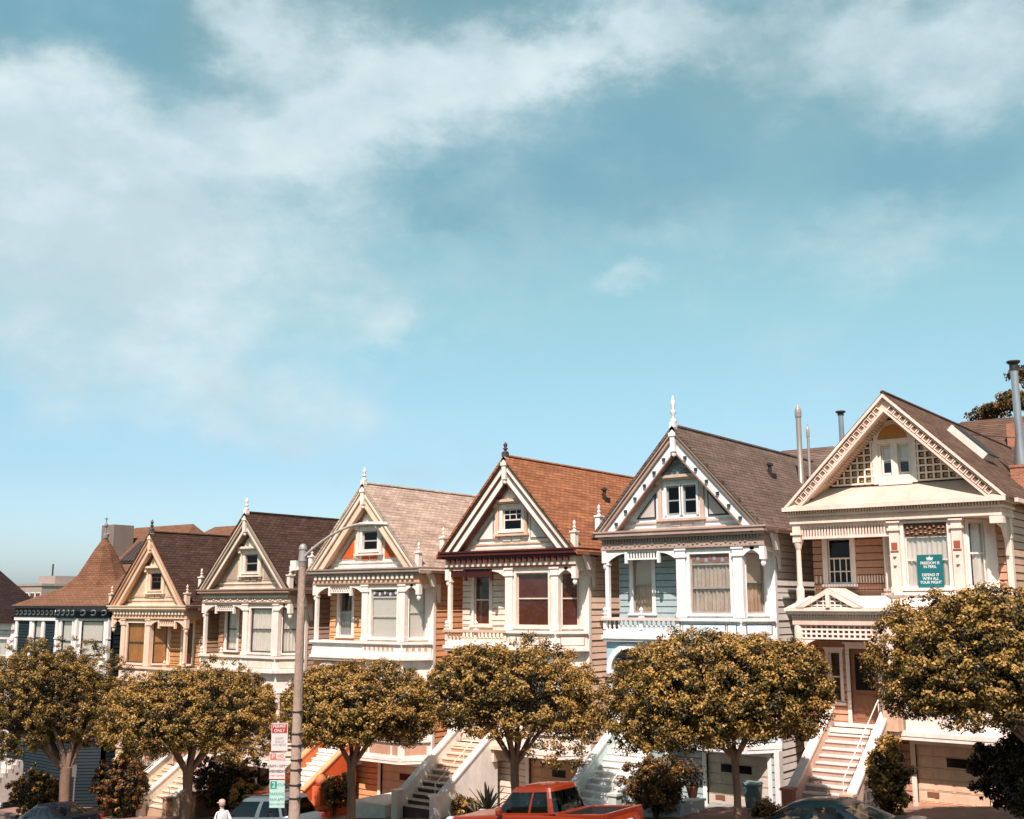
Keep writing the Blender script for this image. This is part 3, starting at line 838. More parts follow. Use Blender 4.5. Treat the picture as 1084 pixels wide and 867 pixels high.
TAUPE = scheme('taupe house', siding=(.40, .22, .12), side=(.50, .37, .28), trim=(.78, .70, .63), bay=(.78, .70, .63), wtrim=(.77, .69, .62), sash=(.06, .05, .045), band=(.30, .20, .14), frieze=(.46, .35, .27),
               dentil=(.80, .72, .63), edge=(.66, .56, .44), barge1=(.50, .42, .32), barge2=(.72, .66, .55), barge3=(.24, .17, .12), tymp=(.47, .39, .31), tri=(.40, .32, .24), triframe=(.66, .58, .46),
               ghood=(.72, .64, .52), gsash=(.34, .28, .24), soffit=(.26, .18, .12), panel=(.70, .64, .54), pframe=(.56, .48, .38), railtop=(.74, .66, .54), balus=(.82, .78, .70),
               archwall=(.45, .36, .27), cheek=(.72, .64, .50), cheekl=(.74, .68, .56), step=(.72, .62, .50), riser=(.50, .36, .24), newel=(.42, .26, .17), newell=(.72, .66, .52), garage=(.30, .18, .12), roof=R_DARK, screen='lattice')
TAN = scheme('tan house', siding=(.46, .24, .10), side=(.50, .32, .20), trim=(.76, .56, .42), bay=(.74, .54, .40), wtrim=(.76, .58, .45), sash=(.10, .06, .05), band=(.70, .54, .38), frieze=(.56, .34, .21),
             dentil=(.80, .68, .52), edge=(.56, .36, .22), barge1=(.50, .29, .16), barge2=(.70, .49, .35), barge3=(.56, .37, .25), tymp=(.55, .42, .33), tri=(.58, .46, .32), triframe=(.70, .58, .42),
             ghood=(.78, .64, .46), gsash=(.08, .04, .035), soffit=(.26, .16, .10), panel=(.74, .66, .54), pframe=(.62, .52, .4), railtop=(.70, .58, .44), balus=(.80, .74, .64),
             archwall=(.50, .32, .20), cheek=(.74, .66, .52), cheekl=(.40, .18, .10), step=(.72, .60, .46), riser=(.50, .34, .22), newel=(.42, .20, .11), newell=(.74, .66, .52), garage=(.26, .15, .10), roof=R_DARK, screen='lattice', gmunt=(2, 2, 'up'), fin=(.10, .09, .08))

h_blue = lady(-18.7, BLUE, 'pale blue gabled house with grey roof, white balcony and twin attic windows', dz=-.27, stair=(-2.6, -.95), fills=dict(recess='tanhalf', bay='grey_lace', right='tanhalf', left='tan'), finial_h=.95, hasarch=True,
              garpanes=((.22, .40), (.45, .72)), bargew=(.20, .60), posts=(-1,), fret='fine', depth=11.8, cresttile=True, transom=.36, dbl=True)
h_cream = lady(-26.15, CREAM, 'cream gabled house with dark red cornice, rust red roof and dark red blinds', dz=0, stair=(-2.65, -1.0), fills=dict(recess='redlow', bay='red', right='red', left='red'), lower_dark=5, bargew=(.30, .66), basepanel='row', finial_h=.42, zap=13.15)
h_yellow = lady(-33.85, YELLOW, 'yellow and white gabled house with bright orange gable panels and pale tan roof', dz=.26, stair=(-2.5, -.85), fills=dict(recess='greyhalf', bay='white', right='white', left='white'), rail='solid', bargew=(.26, .62), basepanel='holes', hasarch=True, zap=13.4, transom=.34, finial_h=.55)
h_taupe = lady(-41.6, TAUPE, 'taupe gabled house with cream trim, lace curtains and dark brown roof', dz=.28, stair=(-2.75, -1.05), fills=dict(recess='lace', bay='lace', right='lace'), rail='lattice', bargew=(.22, .52), zap=13.35, finial_h=.55, fret='fine')
h_tan = lady(-49.0, TAN, 'tan gabled house with mirrored plan, wood-boarded bay window and black spike finial', dz=.30, mirror=True, stair=(-3.4, -1.9), fills=dict(recess='red', bay='wood', right='wood', left='wood'), rail='lattice', bargew=(.24, .56), zap=13.5, finial_h=.5)

# ------------------------------------------------------------------ the big peach house on the right
def peach_house():
    Xc = -11.3; Z0 = street(Xc)
    root = empty('row_house', (Xc, 34, Z0), label='large peach gabled house with latticed attic gable and green poster in its bay', cat='house', group='row of gabled wooden houses')
    C = scheme('peach house', siding=(.52, .285, .18), side=(.60, .38, .26), trim=(.82, .665, .57), bay=(.84, .745, .675), wtrim=(.83, .74, .67), sash=(.76, .68, .60), band=(.82, .67, .57), frieze=(.70, .52, .42),
               dentil=(.66, .48, .34), tymp=(.16, .09, .055), ghood=(.84, .76, .68), gsash=(.84, .78, .72), soffit=(.70, .48, .32), door=(.26, .12, .07), step=(.78, .70, .64), riser=(.44, .32, .27),
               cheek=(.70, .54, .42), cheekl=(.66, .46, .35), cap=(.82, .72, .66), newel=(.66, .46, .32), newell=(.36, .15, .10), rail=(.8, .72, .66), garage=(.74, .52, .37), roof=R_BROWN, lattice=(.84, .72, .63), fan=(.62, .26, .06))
    W = 3.1; yd = 15; zB = 6.28; za = 12.4; zC = 9.04; zE = 8.06
    I = None
    m = MB()
    m.M, L = frame((W, .95), (W, yd)); siding(m, 0, L, -.9, 9.1)
    m.M, L = frame((-W, yd), (-W, 1.2)); siding(m, 0, L, -.9, 9.1)
    m.M, L = frame((W, yd), (-W, yd)); siding(m, 0, L, -.9, 9.1)
    m.build('side_wall', C['side'], root)
    M2 = T(0, 1.2, 0)
    wo = (-2.62, -1.82, 6.62, 8.12); do = (-2.05, -1.15, 2.31, 4.6); so = (-2.75, -2.35, 2.9, 4.5)
    m = MB(M2); siding(m, -W, -.5, 5.7, 9.0, [wo]); siding(m, -W, -.5, 2.3, 5.7, [do, so])
    m.M = T(0, .95, 0); siding(m, 2.62, W, 2.1, 8.9)
    ga, gb = .02, 2.10
    m.M = T(0, .7, 0); siding(m, -.5, W, -.9, 2.2, [(ga, gb, .18, 1.86)]); siding(m, -W, -.5, -.9, 2.2)
    m.M, L = frame((-W+.01, 1.2), (-W+.01, .05)); siding(m, 0, L, -.9, 5.6)
    m.build('front_wall', C['siding'], root)
    c = MB(); c.box(W-.13, W+.04, .88, 1.1, 2.14, 8.9); c.box(W-.15, W+.06, .86, 1.12, 7.9, 8.3); c.build('corner_board', C['trim'], root)
    c = MB()
    for z in (6.6, 7.1, 7.6): c.lathe([(0, -.012), (.06, -.01), (.06, 0), (0, .0)], (W-.04, .87, z), 10)
    fl = MB(); fl.box(-W+.03, W-.03, 1.4, yd-.1, 2.2, 2.27); fl.box(-W+.03, W-.03, 1.4, yd-.1, 5.9, 5.96); fl.box(-W+.03, W-.03, 1.3, yd-.1, 9.1, 9.16); fl.box(-W+.03, W-.03, 3.4, 3.45, 2.3, 9.1)
    fl.build('floor_slab', ROOM, root)
    window(root, M2, *wo, C['wtrim'], C['sash'], 'dark', casing=.15, muntins=(4, 2, 'low'), split=.56, glassm=DARKGLASS)
    window(root, M2, *so, C['wtrim'], C['sash'], 'dark', casing=.08)
    door(root, M2, *do, C['door'], C['wtrim'])
    # spindle border low on the recess wall
    s = MB()
    for a, b in ((-3.0, -2.85), (-1.6, -.7)):
        k = int((b-a)/.085)
        for i in range(k+1): x = a+(b-a)*i/max(1, k); s.box(x-.02, x+.02, 1.12, 1.19, 6.66, 6.9)
    s.build('spindle_border', C['trim'], root)
    # bay
    A, B, Cc, D = (-.68, .95), (.02, 0), (1.86, 0), (2.72, .95)
    bay = MB(); its = []
    for (p, q), kind in (((A, B), 'l'), ((B, Cc), 'c'), ((Cc, D), 'r')):
        M, L = frame(p, q); bay.M = M
        a, b = (.27, L-.27) if kind == 'c' else (L*.5-.30, L*.5+.26)
        o = (a, b, 6.46, 8.42); o1 = (a, b, 3.1, 5.1)
        panel(bay, 0, L, 2.16, 8.7, [o, o1]); its.append((M, o, o1, kind))
    bay.M = None; bay.face([(*A, 2.16), (*B, 2.16), (*Cc, 2.16), (*D, 2.16)][::-1])
    by = bay.build('bay', C['bay'], root)
    for M, o, o1, kind in its:
        window(by, M, *o, C['wtrim'], C['sash'], 'lace' if kind == 'c' else 'laceleft', casing=.09, transom=.42 if kind == 'c' else None, split=.55 if kind == 'c' else .52, head=False)
        window(by, M, *o1, C['wtrim'], C['sash'], 'lace', casing=.09)
        if kind == 'c':
            g = MB(M); g.box(o[0]+.03, o[1]-.03, .02, .045, o[3]-.40, o[3]-.02); tr = g.build('transom_panel', paint('carved wood', (.10, .05, .03)), by)
            g = MB(M)
            for i in range(9):
                for j in range(2):
                    x = o[0]+.12+(o[1]-o[0]-.24)*i/8; z = o[3]-.30+.16*j+.03*math.sin(i*2.3)
                    g.M = M; g.lathe([(0, -.02), (.055, 0), (.02, .03), (.05, .055), (0, .07)], (x, .015, z-.02), 7)
            g.build('carving', paint('carved ornament', (.42, .26, .16)), tr)
    ps = MB(); rs = MB()
    for (px, py) in (B, Cc):
        ps.box(px-.15, px+.15, py-.08, py+.1, 6.34, 8.5); ps.box(px-.19, px+.19, py-.13, py+.1, 8.2, 8.28); ps.box(px-.17, px+.17, py-.10, py+.1, 6.34, 6.5); ps.box(px-.2, px+.2, py-.14, py+.1, 8.44, 8.56)
        rs.box(px-.09, px+.09, py-.10, py-.07, 7.64, 7.84); rs.box(px-.12, px+.12, py-.104, py-.07, 7.56, 7.60)
    pl = ps.build('pilaster', C['trim'], by); rs.build('rosette', paint('red rosette', (.34, .09, .05)), pl)
    bs = MB()
    for (px, py) in (B, Cc):
        for z in (7.15, 7.42): bs.lathe([(0, -.02), (.055, -.01), (.055, .01), (0, .02)], (px, py-.085, z), 8)
    bs.build('boss', paint('grey boss', (.36, .34, .30)), pl)
    # base of the upper bay, pent apron and porch cornice
    b = MB()
    for p, q in ((A, B), (B, Cc), (Cc, D)):
        M, L = frame(p, q); b.M = M
        b.box(-.05, L+.06, -.13, .02, 6.26, 6.34); b.box(-.05, L+.05, -.07, .02, 6.16, 6.26)
        b.face([(-.03, -.07, 6.17), (L+.03, -.07, 6.17), (L+.28, -.55, 5.90), (-.28, -.55, 5.90)])
    b.build('sill_band', C['bay'], by)
    c = MB(); c.box(-W-.30, .3, -.62, 1.15, 5.78, 5.88); c.box(-W-.22, .28, -.54, 1.1, 5.68, 5.78)
    c.box(-.35, 2.55, -.60, .5, 5.785, 5.885); c.box(-.3, 2.45, -.52, .5, 5.685, 5.784)
    c.face([(-W-.26, -.6, 5.884), (.0, -.6, 5.884), (-.35, .6, 6.25), (-W+.05, .6, 6.25)])
    co = c.build('porch_cornice', C['band'], root)
    c = MB(); c.box(-W-.12, .1, -.42, 1.0, 5.36, 5.68); c.box(-.28, 2.3, -.40, .4, 5.362, 5.682); c.build('porch_frieze', C['frieze'], root)
    c = MB()
    for i in range(60):
        x = -W-.1+5.3*i/60; c.box(x, x+.05, -.50, -.421, 5.60, 5.679)
    c.build('dentil', C['dentil'], co)
    # small pediment over the steps
    p = MB(); px = -1.95; hw = 1.05; zt = 6.47; zb = 5.89; ta = (zt-zb)/hw
    for sg in (1, -1): p.prism([(px, zt), (px+sg*hw, zb), (px+sg*(hw-.26), zb), (px, zt-.15)], -.64, -.5)
    for sg in (1, -1):
        p.faces([(px, -.60, zt+.02), (px+sg*(hw+.05), -.60, zb), (px+sg*(hw+.05), .9, zb), (px, .9, zt+.02)], [(0, 1, 2, 3)])
    po = p.build('porch_pediment', C['trim'], root)
    p = MB(); tri_wall_x(p, px, zt-.13, ta, zb, -.52); p.build('panel', paint('pediment back', (.20, .12, .08)), po)
    p = MB()
    for i in range(9):
        x = px-hw+.3+(2*hw-.6)*i/8; top = zt-.14-abs(x-px)*ta
        if top > zb+.05: p.box(x-.02, x+.02, -.55, -.525, zb, top)
    for j in range(3):
        z = zb+.07+.12*j; ww = (zt-.14-z)/ta
        if ww > .1: p.box(px-ww, px+ww, -.556, -.527, z-.02, z+.02)
    p.box(px-.06, px+.06, -.67, -.5, zb, zt-.02)
    p.build('lattice', C['lattice'], po)
    # lattice frieze and posts of the porch
    l = MB(); a, b_ = -W+.1, -.05
    n = 17
    for i in range(n+1): x = a+(b_-a)*i/n; l.box(x-.028, x+.028, -.34, -.30, 4.93, 5.36)
    for j in range(4): z = 4.95+.135*j; l.box(a, b_, -.343, -.297, z-.028, z+.028)
    l.build('porch_lattice', C['lattice'], root)
    c = MB()
    for x in (-W-.02, -.28): c.lathe([(.15, 0), (.15, .15), (.10, .22), (.09, 1.9), (.13, 2.05), (.10, 2.15), (.14, 2.4), (.14, 2.95)], (x+.04, -.28, 2.4), 12)
    c.build('porch_column', C['trim'], root, smooth=True)
    c = MB()
    for sg, x in ((1, -W+.12), (-1, -.42)): c.prism([(x, 4.9), (x+sg*.45, 4.9), (x+sg*.2, 4.78), (x+sg*.08, 4.6), (x, 4.4)], -.34, -.28)
    c.build('bracket', C['trim'], root)
    # upper left column, fretwork, entablature
    c = MB(); c.box(-W-.12, -W+.14, -.12, .14, 7.95, 8.6)
    c.lathe([(.16, 0), (.16, .1), (.12, .16), (.13, .5), (.085, .62), (.075, 1.75), (.1, 1.82), (.12, 1.9), (.14, 1.98)], (-W+.01, .0, 5.95), 12); c.box(-W-.17, -W+.19, -.17, .19, 8.18, 8.26)
    c.build('column', C['trim'], root)
    f = MB(); a, b_ = -W+.14, B[0]-.16
    f.box(a, b_, -.05, .03, 8.04, 8.12); f.box(a, b_, -.05, .03, 8.42, 8.52)
    n = 30
    for i in range(n): x = a+.04+(b_-a-.08)*i/(n-1); f.box(x-.026, x+.026, -.035, .01, 8.12, 8.42)
    f.build('fretwork', C['trim'], root)
    e = MB(); e.box(-W-.16, W+.05, -.14, 1.3, 8.50, 8.76); e.build('frieze', C['frieze'], root)
    e = MB(); e.box(-W-.18, W+.08, -.17, 1.28, 8.53, 8.60); e.box(-W-.22, W+.12, -.23, 1.3, 8.76, 8.83); e.box(-W-.34, W+.26, -.38, 1.3, 8.93, 9.05); co = e.build('cornice', C['band'], root)
    e = MB()
    for i in range(74): x = -W-.2+6.5*i/74; e.box(x, x+.05, -.30, -.15, 8.832, 8.928)
    e.box(-W-.2, W+.1, -.15, 1.2, 8.832, 8.928)
    e.build('dentil', C['dentil'], co)
    # corner bracket at right
    q = MB(); q.prism([(0, 8.5), (.9, 8.5), (.9, 7.4), (.8, 7.4), (.72, 7.9), (.45, 8.2), (.0, 8.28)], W-.12, W-.03, 'yz'); q.box(W-.25, W+.12, -.22, .1, 8.3, 8.5); q.build('bracket', C['trim'], root)
    # pent roof of the gable foot
    q = MB(); q.faces([(-W-.28, -.34, 9.055), (W+.2, -.34, 9.055), (W-.35, .52, 9.68), (-W+.28, .52, 9.68)], [(0, 1, 2, 3)]); q.build('pent_roof', paint('pent roof paint', (.60, .47, .39), var=.2), root)
    # gable
    ta = (za-zC)/3.38
    Mt = T(0, .55, 0)
    wops = [(-.45, -.07, 9.98, 10.92), (.07, .45, 9.98, 10.92)]
    g = MB(); tri_wall(g, za-.42, ta, 9.5, wops, .55); ty = g.build('pediment', C['tymp'], root)
    for o in wops: window(root, Mt, *o, C['trim'], C['gsash'], 'whitehalf', casing=.09, sill=False, head=False)
    g = MB(); g.box(-.68, -.52, .42, .56, 9.7, 11.02); g.box(.52, .68, .42, .56, 9.7, 11.02); g.box(-.68, .68, .43, .56, 10.97, 11.03); g.box(-.76, .76, .36, .56, 11.03, 11.09); g.box(-.52, .52, .43, .56, 9.66, 9.96); g.box(-.1, .1, .44, .56, 9.96, 11.0)
    g.build('window_surround', C['ghood'], ty)
    def half(rr, ri, z, y0, y1, mb):
        n = 16
        for i in range(n):
            t0, t1 = math.pi*i/n, math.pi*(i+1)/n
            mb.prism([(ri*math.cos(t0), z+ri*math.sin(t0)), (rr*math.cos(t0), z+rr*math.sin(t0)), (rr*math.cos(t1), z+rr*math.sin(t1)), (ri*math.cos(t1), z+ri*math.sin(t1))], y0, y1)
    g = MB(); half(.60, .47, 11.09, .36, .56, g); g.build('arch', C['ghood'], ty)
    g = MB(); half(.47, .02, 11.092, .42, .545, g); fn = g.build('fan', C['fan'], ty)
    # square lattice on both sides
    l = MB(); zz0, zz1 = 9.72, 11.6; st = .225; zin = za-.46*math.sqrt(1+ta*ta)
    for sg in (-1, 1):
        i = 0
        while True:
            x = .70+st*i; top = zin-x*ta
            if top < zz0+.05: break
            l.box(min(sg*x, sg*(x+.055)), max(sg*x, sg*(x+.055)), .43, .47, zz0, top); i += 1
        j = 0
        while True:
            z = zz0+st*j; xm = (zin-z)/ta
            if xm < .75: break
            l.box(min(sg*.68, sg*xm), max(sg*.68, sg*xm), .425, .475, z, z+.055); j += 1
    l.build('lattice', C['lattice'], ty)
    k = MB()
    for sg in (-1, 1):
        for i in range(10):
            for j in range(8):
                x = .70+st*(i+.5)+.03; z = zz0+st*(j+.5)+.03
                if z+.1 < zin-x*ta: k.box(sg*x-.05, sg*x+.05, .49, .549, z-.05, z+.05)
    k.build('peg', paint('tan peg', (.52, .30, .14)), ty)
    # bargeboards with a row of square sinkings
    yb = -.22; zx = za+.03
    g = MB(); barge(g, zx, ta, zC+.02, .0, .08, yb-.12, yb+.14); barge(g, zx, ta, zC+.02, .34, .40, yb-.10, yb+.12); bo = g.build('bargeboard', C['trim'], root)
    g = MB(); barge(g, zx, ta, zC+.02, .08, .34, yb+.02, yb+.10); g.build('fascia', C['frieze'], bo)
    g = MB(); sq = MB(); c_ = math.sqrt(1+ta*ta); al = math.atan(ta)
    for sg in (-1, 1):
        for i in range(19):
            t = .32+.235*i; cx = sg*(t/c_*1.0); cz = zx-.21*c_-abs(cx)*ta
            M = Matrix.Translation((cx, yb-.02, cz)) @ Matrix.Rotation(sg*al, 4, 'Y')
            if cz < zC+.18: continue
            g.M = M; sq.M = M
            for e in ((-.10, -.068, -.10, .10), (.068, .10, -.10, .10), (-.068, .068, .068, .10), (-.068, .068, -.10, -.068)): g.box(e[0], e[1], -.035, .035, e[2], e[3])
            sq.box(-.066, .066, -.005, .035, -.066, .066)
    g.build('square_frame', C['trim'], bo); sq.build('square_panel', paint('dark square', (.24, .13, .07)), bo)
    g = MB(); barge(g, zx, ta, zC+.3, .37, .42, yb+.12, .5); sf = g.build('soffit', C['soffit'], bo)
    g = MB()
    for sg in (-1, 1):
        for i in range(40):
            x = sg*(.25+.068*i); z = zx-.44*c_-abs(x)*ta
            if z > 9.8: g.box(x-.018, x+.018, -.02, .42, z-.05, z+.015)
    g.build('dentil', C['dentil'], sf)
    # roof
    zt0 = za+.07; xo = 3.45; r = MB()
    for sg in (1, -1):
        zo = zt0-xo*ta; r.prism([(0, zt0), (sg*xo, zo), (sg*xo, zo-.14), (0, zt0-.14)], yb-.10, yd+.3)
    ro = r.build('roof', C['roof'], root)
    r = MB(); zo = zt0-xo*ta
    for sg in (1, -1): r.box(min(sg*xo, sg*(xo+.1)), max(sg*xo, sg*(xo+.1)), .3, yd+.2, zo-.12, zo)
    r.build('gutter', C['trim'], ro)
    r = MB(); r.tube([(0, yb-.1, zt0), (0, yd+.3, zt0)], .07, 6); r.build('ridge_cap', C['roof'], ro)
    # dark skylight dormer on the right slope
    sx = 1.30; sy = 3.6; sz = zt0-sx*ta
    M = Matrix.Translation((sx, sy, sz)) @ Matrix.Rotation(math.atan(ta), 4, 'Y')
    r = MB(M); r.box(-.75, .75, .0, 1.1, -.05, .22); sk = r.build('skylight', paint('white_flashing', (.74, .70, .64)), ro)
    r = MB(M); r.box(-.68, .80, .06, 1.2, .221, .26); r.build('pane', BLACK, sk)
    g = MB(); tri_wall(g, za-.1, ta, 8.9, [], yd-.03); g.build('rear_gable', C['side'], root)
    g = MB(); tri_wall(g, za-.3, ta, 9.0, [], 1.5); g.build('attic_wall', ROOM, root)
    # steel flue on a brick base
    b = MB(); fx, fy = 2.68, 5.0; fz = zt0-fx*ta; b.box(fx-.30, fx+.30, fy-.30, fy+.30, fz-.6, fz+.62); b.box(fx-.33, fx+.33, fy-.33, fy+.33, fz+.62, fz+.70)
    ch = b.build('chimney', BRICK, ro)
    b = MB(); b.lathe([(.24, 0), (.22, .3), (.125, 1.0), (.12, 3.25)], (fx, fy, fz+.70), 16); b.build('flue', METAL, ch, smooth=True)
    b = MB(); b.lathe([(.14, 0), (.14, .22), (.22, .28), (.22, .33), (.05, .36)], (fx, fy, fz+3.9), 16); b.build('flue_cap', DMETAL, ch)
    # stairs and garage
    p = MB(); p.box(-W, -.5, -.45, 1.2, 2.16, 2.3); p.box(-W, -.5, -.2, .69, 1.6, 2.158); p.build('porch_floor', C['step'], root)
    stairs(root, -2.15, -.62, -.05, 2.3, .18, C, run=.265, cheek=.55)
    l = MB(); x = -.385
    for i in range(9): y = -2.5+.28*i; l.box(x, x+.03, y-.03, y+.03, .1, .55+.66*(y+3.0))
    for j in range(6): z = .3+.28*j; l.box(x+.001, x+.032, max(-2.6, -3.0+(z-.55)/.66), -.1, z-.03, z+.03)
    l.build('stair_lattice', WHITE, root)
    b = MB(); b.box(-.5, -.05, -.45, -.02, 2.3, 3.25); b.box(-.56, .01, -.51, .04, 3.25, 3.36); b.build('porch_pier', C['newel'], root)
    garage(root, T(0, .7, 0), ga, gb, .18, 1.86, C, panes=((.42, .98),), rows=5)
    s = MB(); s.box(-.6, W+.1, -.12, .69, 2.05, 2.155); s.box(-.5, 2.6, -.14, .69, 2.157, 2.28); s.build('skirt', C['bay'], root)
    return root

def tri_wall_x(mb, xc, za, ta, zb, y):
    w = (za-zb)/ta
    mb.face([(xc-w, y, zb), (xc+w, y, zb), (xc, y, za)])

h_peach = peach_house()

# ------------------------------------------------------------------ dark teal corner house with the witch's-hat roof
def teal_house():
    Xc = -57.3; Z0 = street(Xc)
    root = empty('corner_house', (Xc, 34, Z0), label='dark teal house with white windows and witch hat orange brown shingle roof', cat='house')
    C = scheme('teal house', siding=(.012, .024, .031), side=(.012, .024, .031), trim=(.74, .74, .71), bay=(.74, .74, .71), wtrim=(.74, .74, .71), sash=(.03, .035, .04), band=(.02, .022, .026), frieze=(.02, .03, .04), roof=R_ORANGE)
    zE = 10.72; x0, x1 = -4.85, 4.2; yd = 7
    A, B, Cc, D = (-.3, .2), (.75, -.55), (2.6, -.55), (3.75, .6)
    s = MB(); wins = []
    s.M = T(0, .2, 0); o = (-2.95, -2.15, 8.3, 9.95)
    siding(s, x0, -.3, -1, zE-.6, [o], pitch=.16); wins.append((T(0, .2, 0), o, 'white'))
    s.M, L = frame((x0, yd), (x0, .2)); siding(s, 0, L, -1, zE-.5)
    s.M, L = frame((x1, .6), (x1, yd)); siding(s, 0, L, -1, zE-.5)
    s.M, L = frame((x1, yd), (x0, yd)); siding(s, 0, L, -1, zE-.5)
    b = MB()
    for p, q in ((A, B), (B, Cc), (Cc, D)):
        M, L = frame(p, q); b.M = M; m_ = .24 if L < 1.75 else .40
        o = (m_, L-m_, 8.1, 9.98); panel(b, 0, L, 7.2, zE-.6, [o]); s.M = M; siding(s, 0, L, -1, 7.2, pitch=.16); wins.append((M, o, 'white'))
    s.build('wall', C['siding'], root)
    by = b.build('bay', C['bay'], root)
    for M, o, f in wins: window(root if o[0] < -1 else by, M, *o, C['wtrim'], C['sash'], f, casing=.13, split=.42, head=False)
    t = MB()
    for (px, py) in (A, B, Cc, D, (x0+.1, .2), (-3.2, .2), (-1.9, .2)): t.box(px-.12, px+.12, py-.09, py+.08, 6.4, zE-.6); t.box(px-.15, px+.15, py-.13, py+.08, 9.0, 9.07)
    t.box(x0-.1, -.3, .06, .19, zE-.78, zE-.60)
    t.build('pilaster', C['trim'], root)
    # frieze with white scroll ornament
    fr = MB(); sc = MB()
    for p, q in (((x0, .2), A), (A, B), (B, Cc), (Cc, D)):
        M, L = frame(p, q); fr.M = M; sc.M = M
        fr.box(-.05, L+.05, -.16, .3, zE-.6, zE-.02)
        n = max(2, int(L/.42))
        for i in range(n):
            cx = L*(i+.5)/n; pts = []
            for k in range(10):
                a = -2.2+k*.58; r = .15-.008*k
                pts.append((cx+r*math.cos(a)*1.15, -.175, zE-.31+r*math.sin(a)))
            sc.tube(pts, .035, 5)
    f = fr.build('frieze', C['frieze'], root); sc.build('scroll_ornament', C['trim'], f)
    fl = MB(); fl.box(x0+.1, x1-.1, 1.2, yd-.1, 6, 6.1); fl.box(x0+.1, x1-.1, 1.2, yd-.1, zE-.35, zE-.3); fl.box(x0+.1, x1-.1, 2.4, 2.45, 0, zE-.3); fl.build('floor_slab', ROOM, root)
    # roof: concave cone over the bay joined to a long hip
    r = MB(); cx, cy = -1.95, 3.7
    prof = [(3.5, 0), (2.8, .4), (2.05, 1.0), (1.45, 1.75), (1.0, 2.55), (.58, 3.3), (.06, 4.1)]
    nn = 10; vs = []; fs = []
    for rr, z in prof:
        for k in range(nn):
            t = 2*math.pi*(k+.5)/nn-math.pi/2; vs.append((cx+rr*math.cos(t)*.80, cy+rr*math.sin(t)*1.05, zE+z))
    for i in range(len(prof)-1):
        for k in range(nn): fs.append((i*nn+k, i*nn+(k+1) % nn, (i+1)*nn+(k+1) % nn, (i+1)*nn+k))
    r.faces(vs, fs); cone = None
    r.face([(cx+prof[-1][0]*math.cos(2*math.pi*(k+.5)/nn)*.78, cy, zE+4.1) for k in range(3)])
    ro = r.build('roof', C['roof'], root)
    h = MB(); e = .35
    P = [(x0-e, -.2, zE), (cx+1.5, -.2, zE), (x1+e, 1.5, zE), (x1+e, yd+e, zE), (x0-e, yd+e, zE)]
    ri = [(-2.3, 3.4, zE+1.75), (-.8, 4.8, zE+1.9)]
    h.face([P[0], P[1], ri[0]]); h.face([P[1], P[2], ri[1], ri[0]]); h.face([P[2], P[3], ri[1]]); h.face([P[3], P[4], ri[0], ri[1]]); h.face([P[4], P[0], ri[0]])
    h.build('hip_roof', R_ORANGE_W, ro)
    ev = MB()
    pts = [(x0-e, yd), (x0-e, -.18), (-.45, -.18), (.6, -.98), (2.8, -.98), (4.1, .3), (4.5, yd)]
    for p, q in zip(pts[:-1], pts[1:]): ev.beam((*p, zE-.03), (*q, zE-.03), .16, .15)
    ev.build('gutter', C['band'], ro)
    f = MB(); f.lathe([(.15, 0), (.15, .2), (.05, .25), (.04, .6), (.11, .7), (.11, .8), (.03, .9), (.02, 1.1), (.14, 1.14), (.02, 1.18), (.01, 1.3)], (cx, cy, zE+4.0), 10); f.build('finial', [paint('dull lead', (.22, .22, .21))], ro)
    st = MB()
    for i in range(11): st.box(-4.6, -3.0, -2.9+.28*i, .2, .2+.19*i, .2+.19*(i+1))
    so = st.build('staircase', concrete('pale steps', (.55, .52, .48)), root)
    rl = MB()
    for x in (-4.65, -2.95):
        rl.tube([(x, -2.95, .1), (x, -2.95, 1.25), (x, .1, 3.3), (x, .1, 2.3)], .03, 6)
        for i in range(9): rl.tube([(x, -2.8+.33*i, .3+.22*i), (x, -2.8+.33*i, 1.3+.22*i)], .014, 5)
    rl.build('handrail', DMETAL, so)
    return root
teal_house()

def hip(mb, x0, x1, y0, y1, z, rz, ridge):
    (ax, ay), (bx, by) = ridge
    a, b = (ax, ay, rz), (bx, by, rz); P = [(x0, y0, z), (x1, y0, z), (x1, y1, z), (x0, y1, z)]
    if abs(bx-ax) > abs(by-ay):
        mb.face([P[0], P[1], b, a]); mb.face([P[1], P[2], b]); mb.face([P[2], P[3], a, b]); mb.face([P[3], P[0], a])
    else:
        mb.face([P[0], P[1], a]); mb.face([P[1], P[2], b, a]); mb.face([P[2], P[3], b]); mb.face([P[3], P[0], a, b])

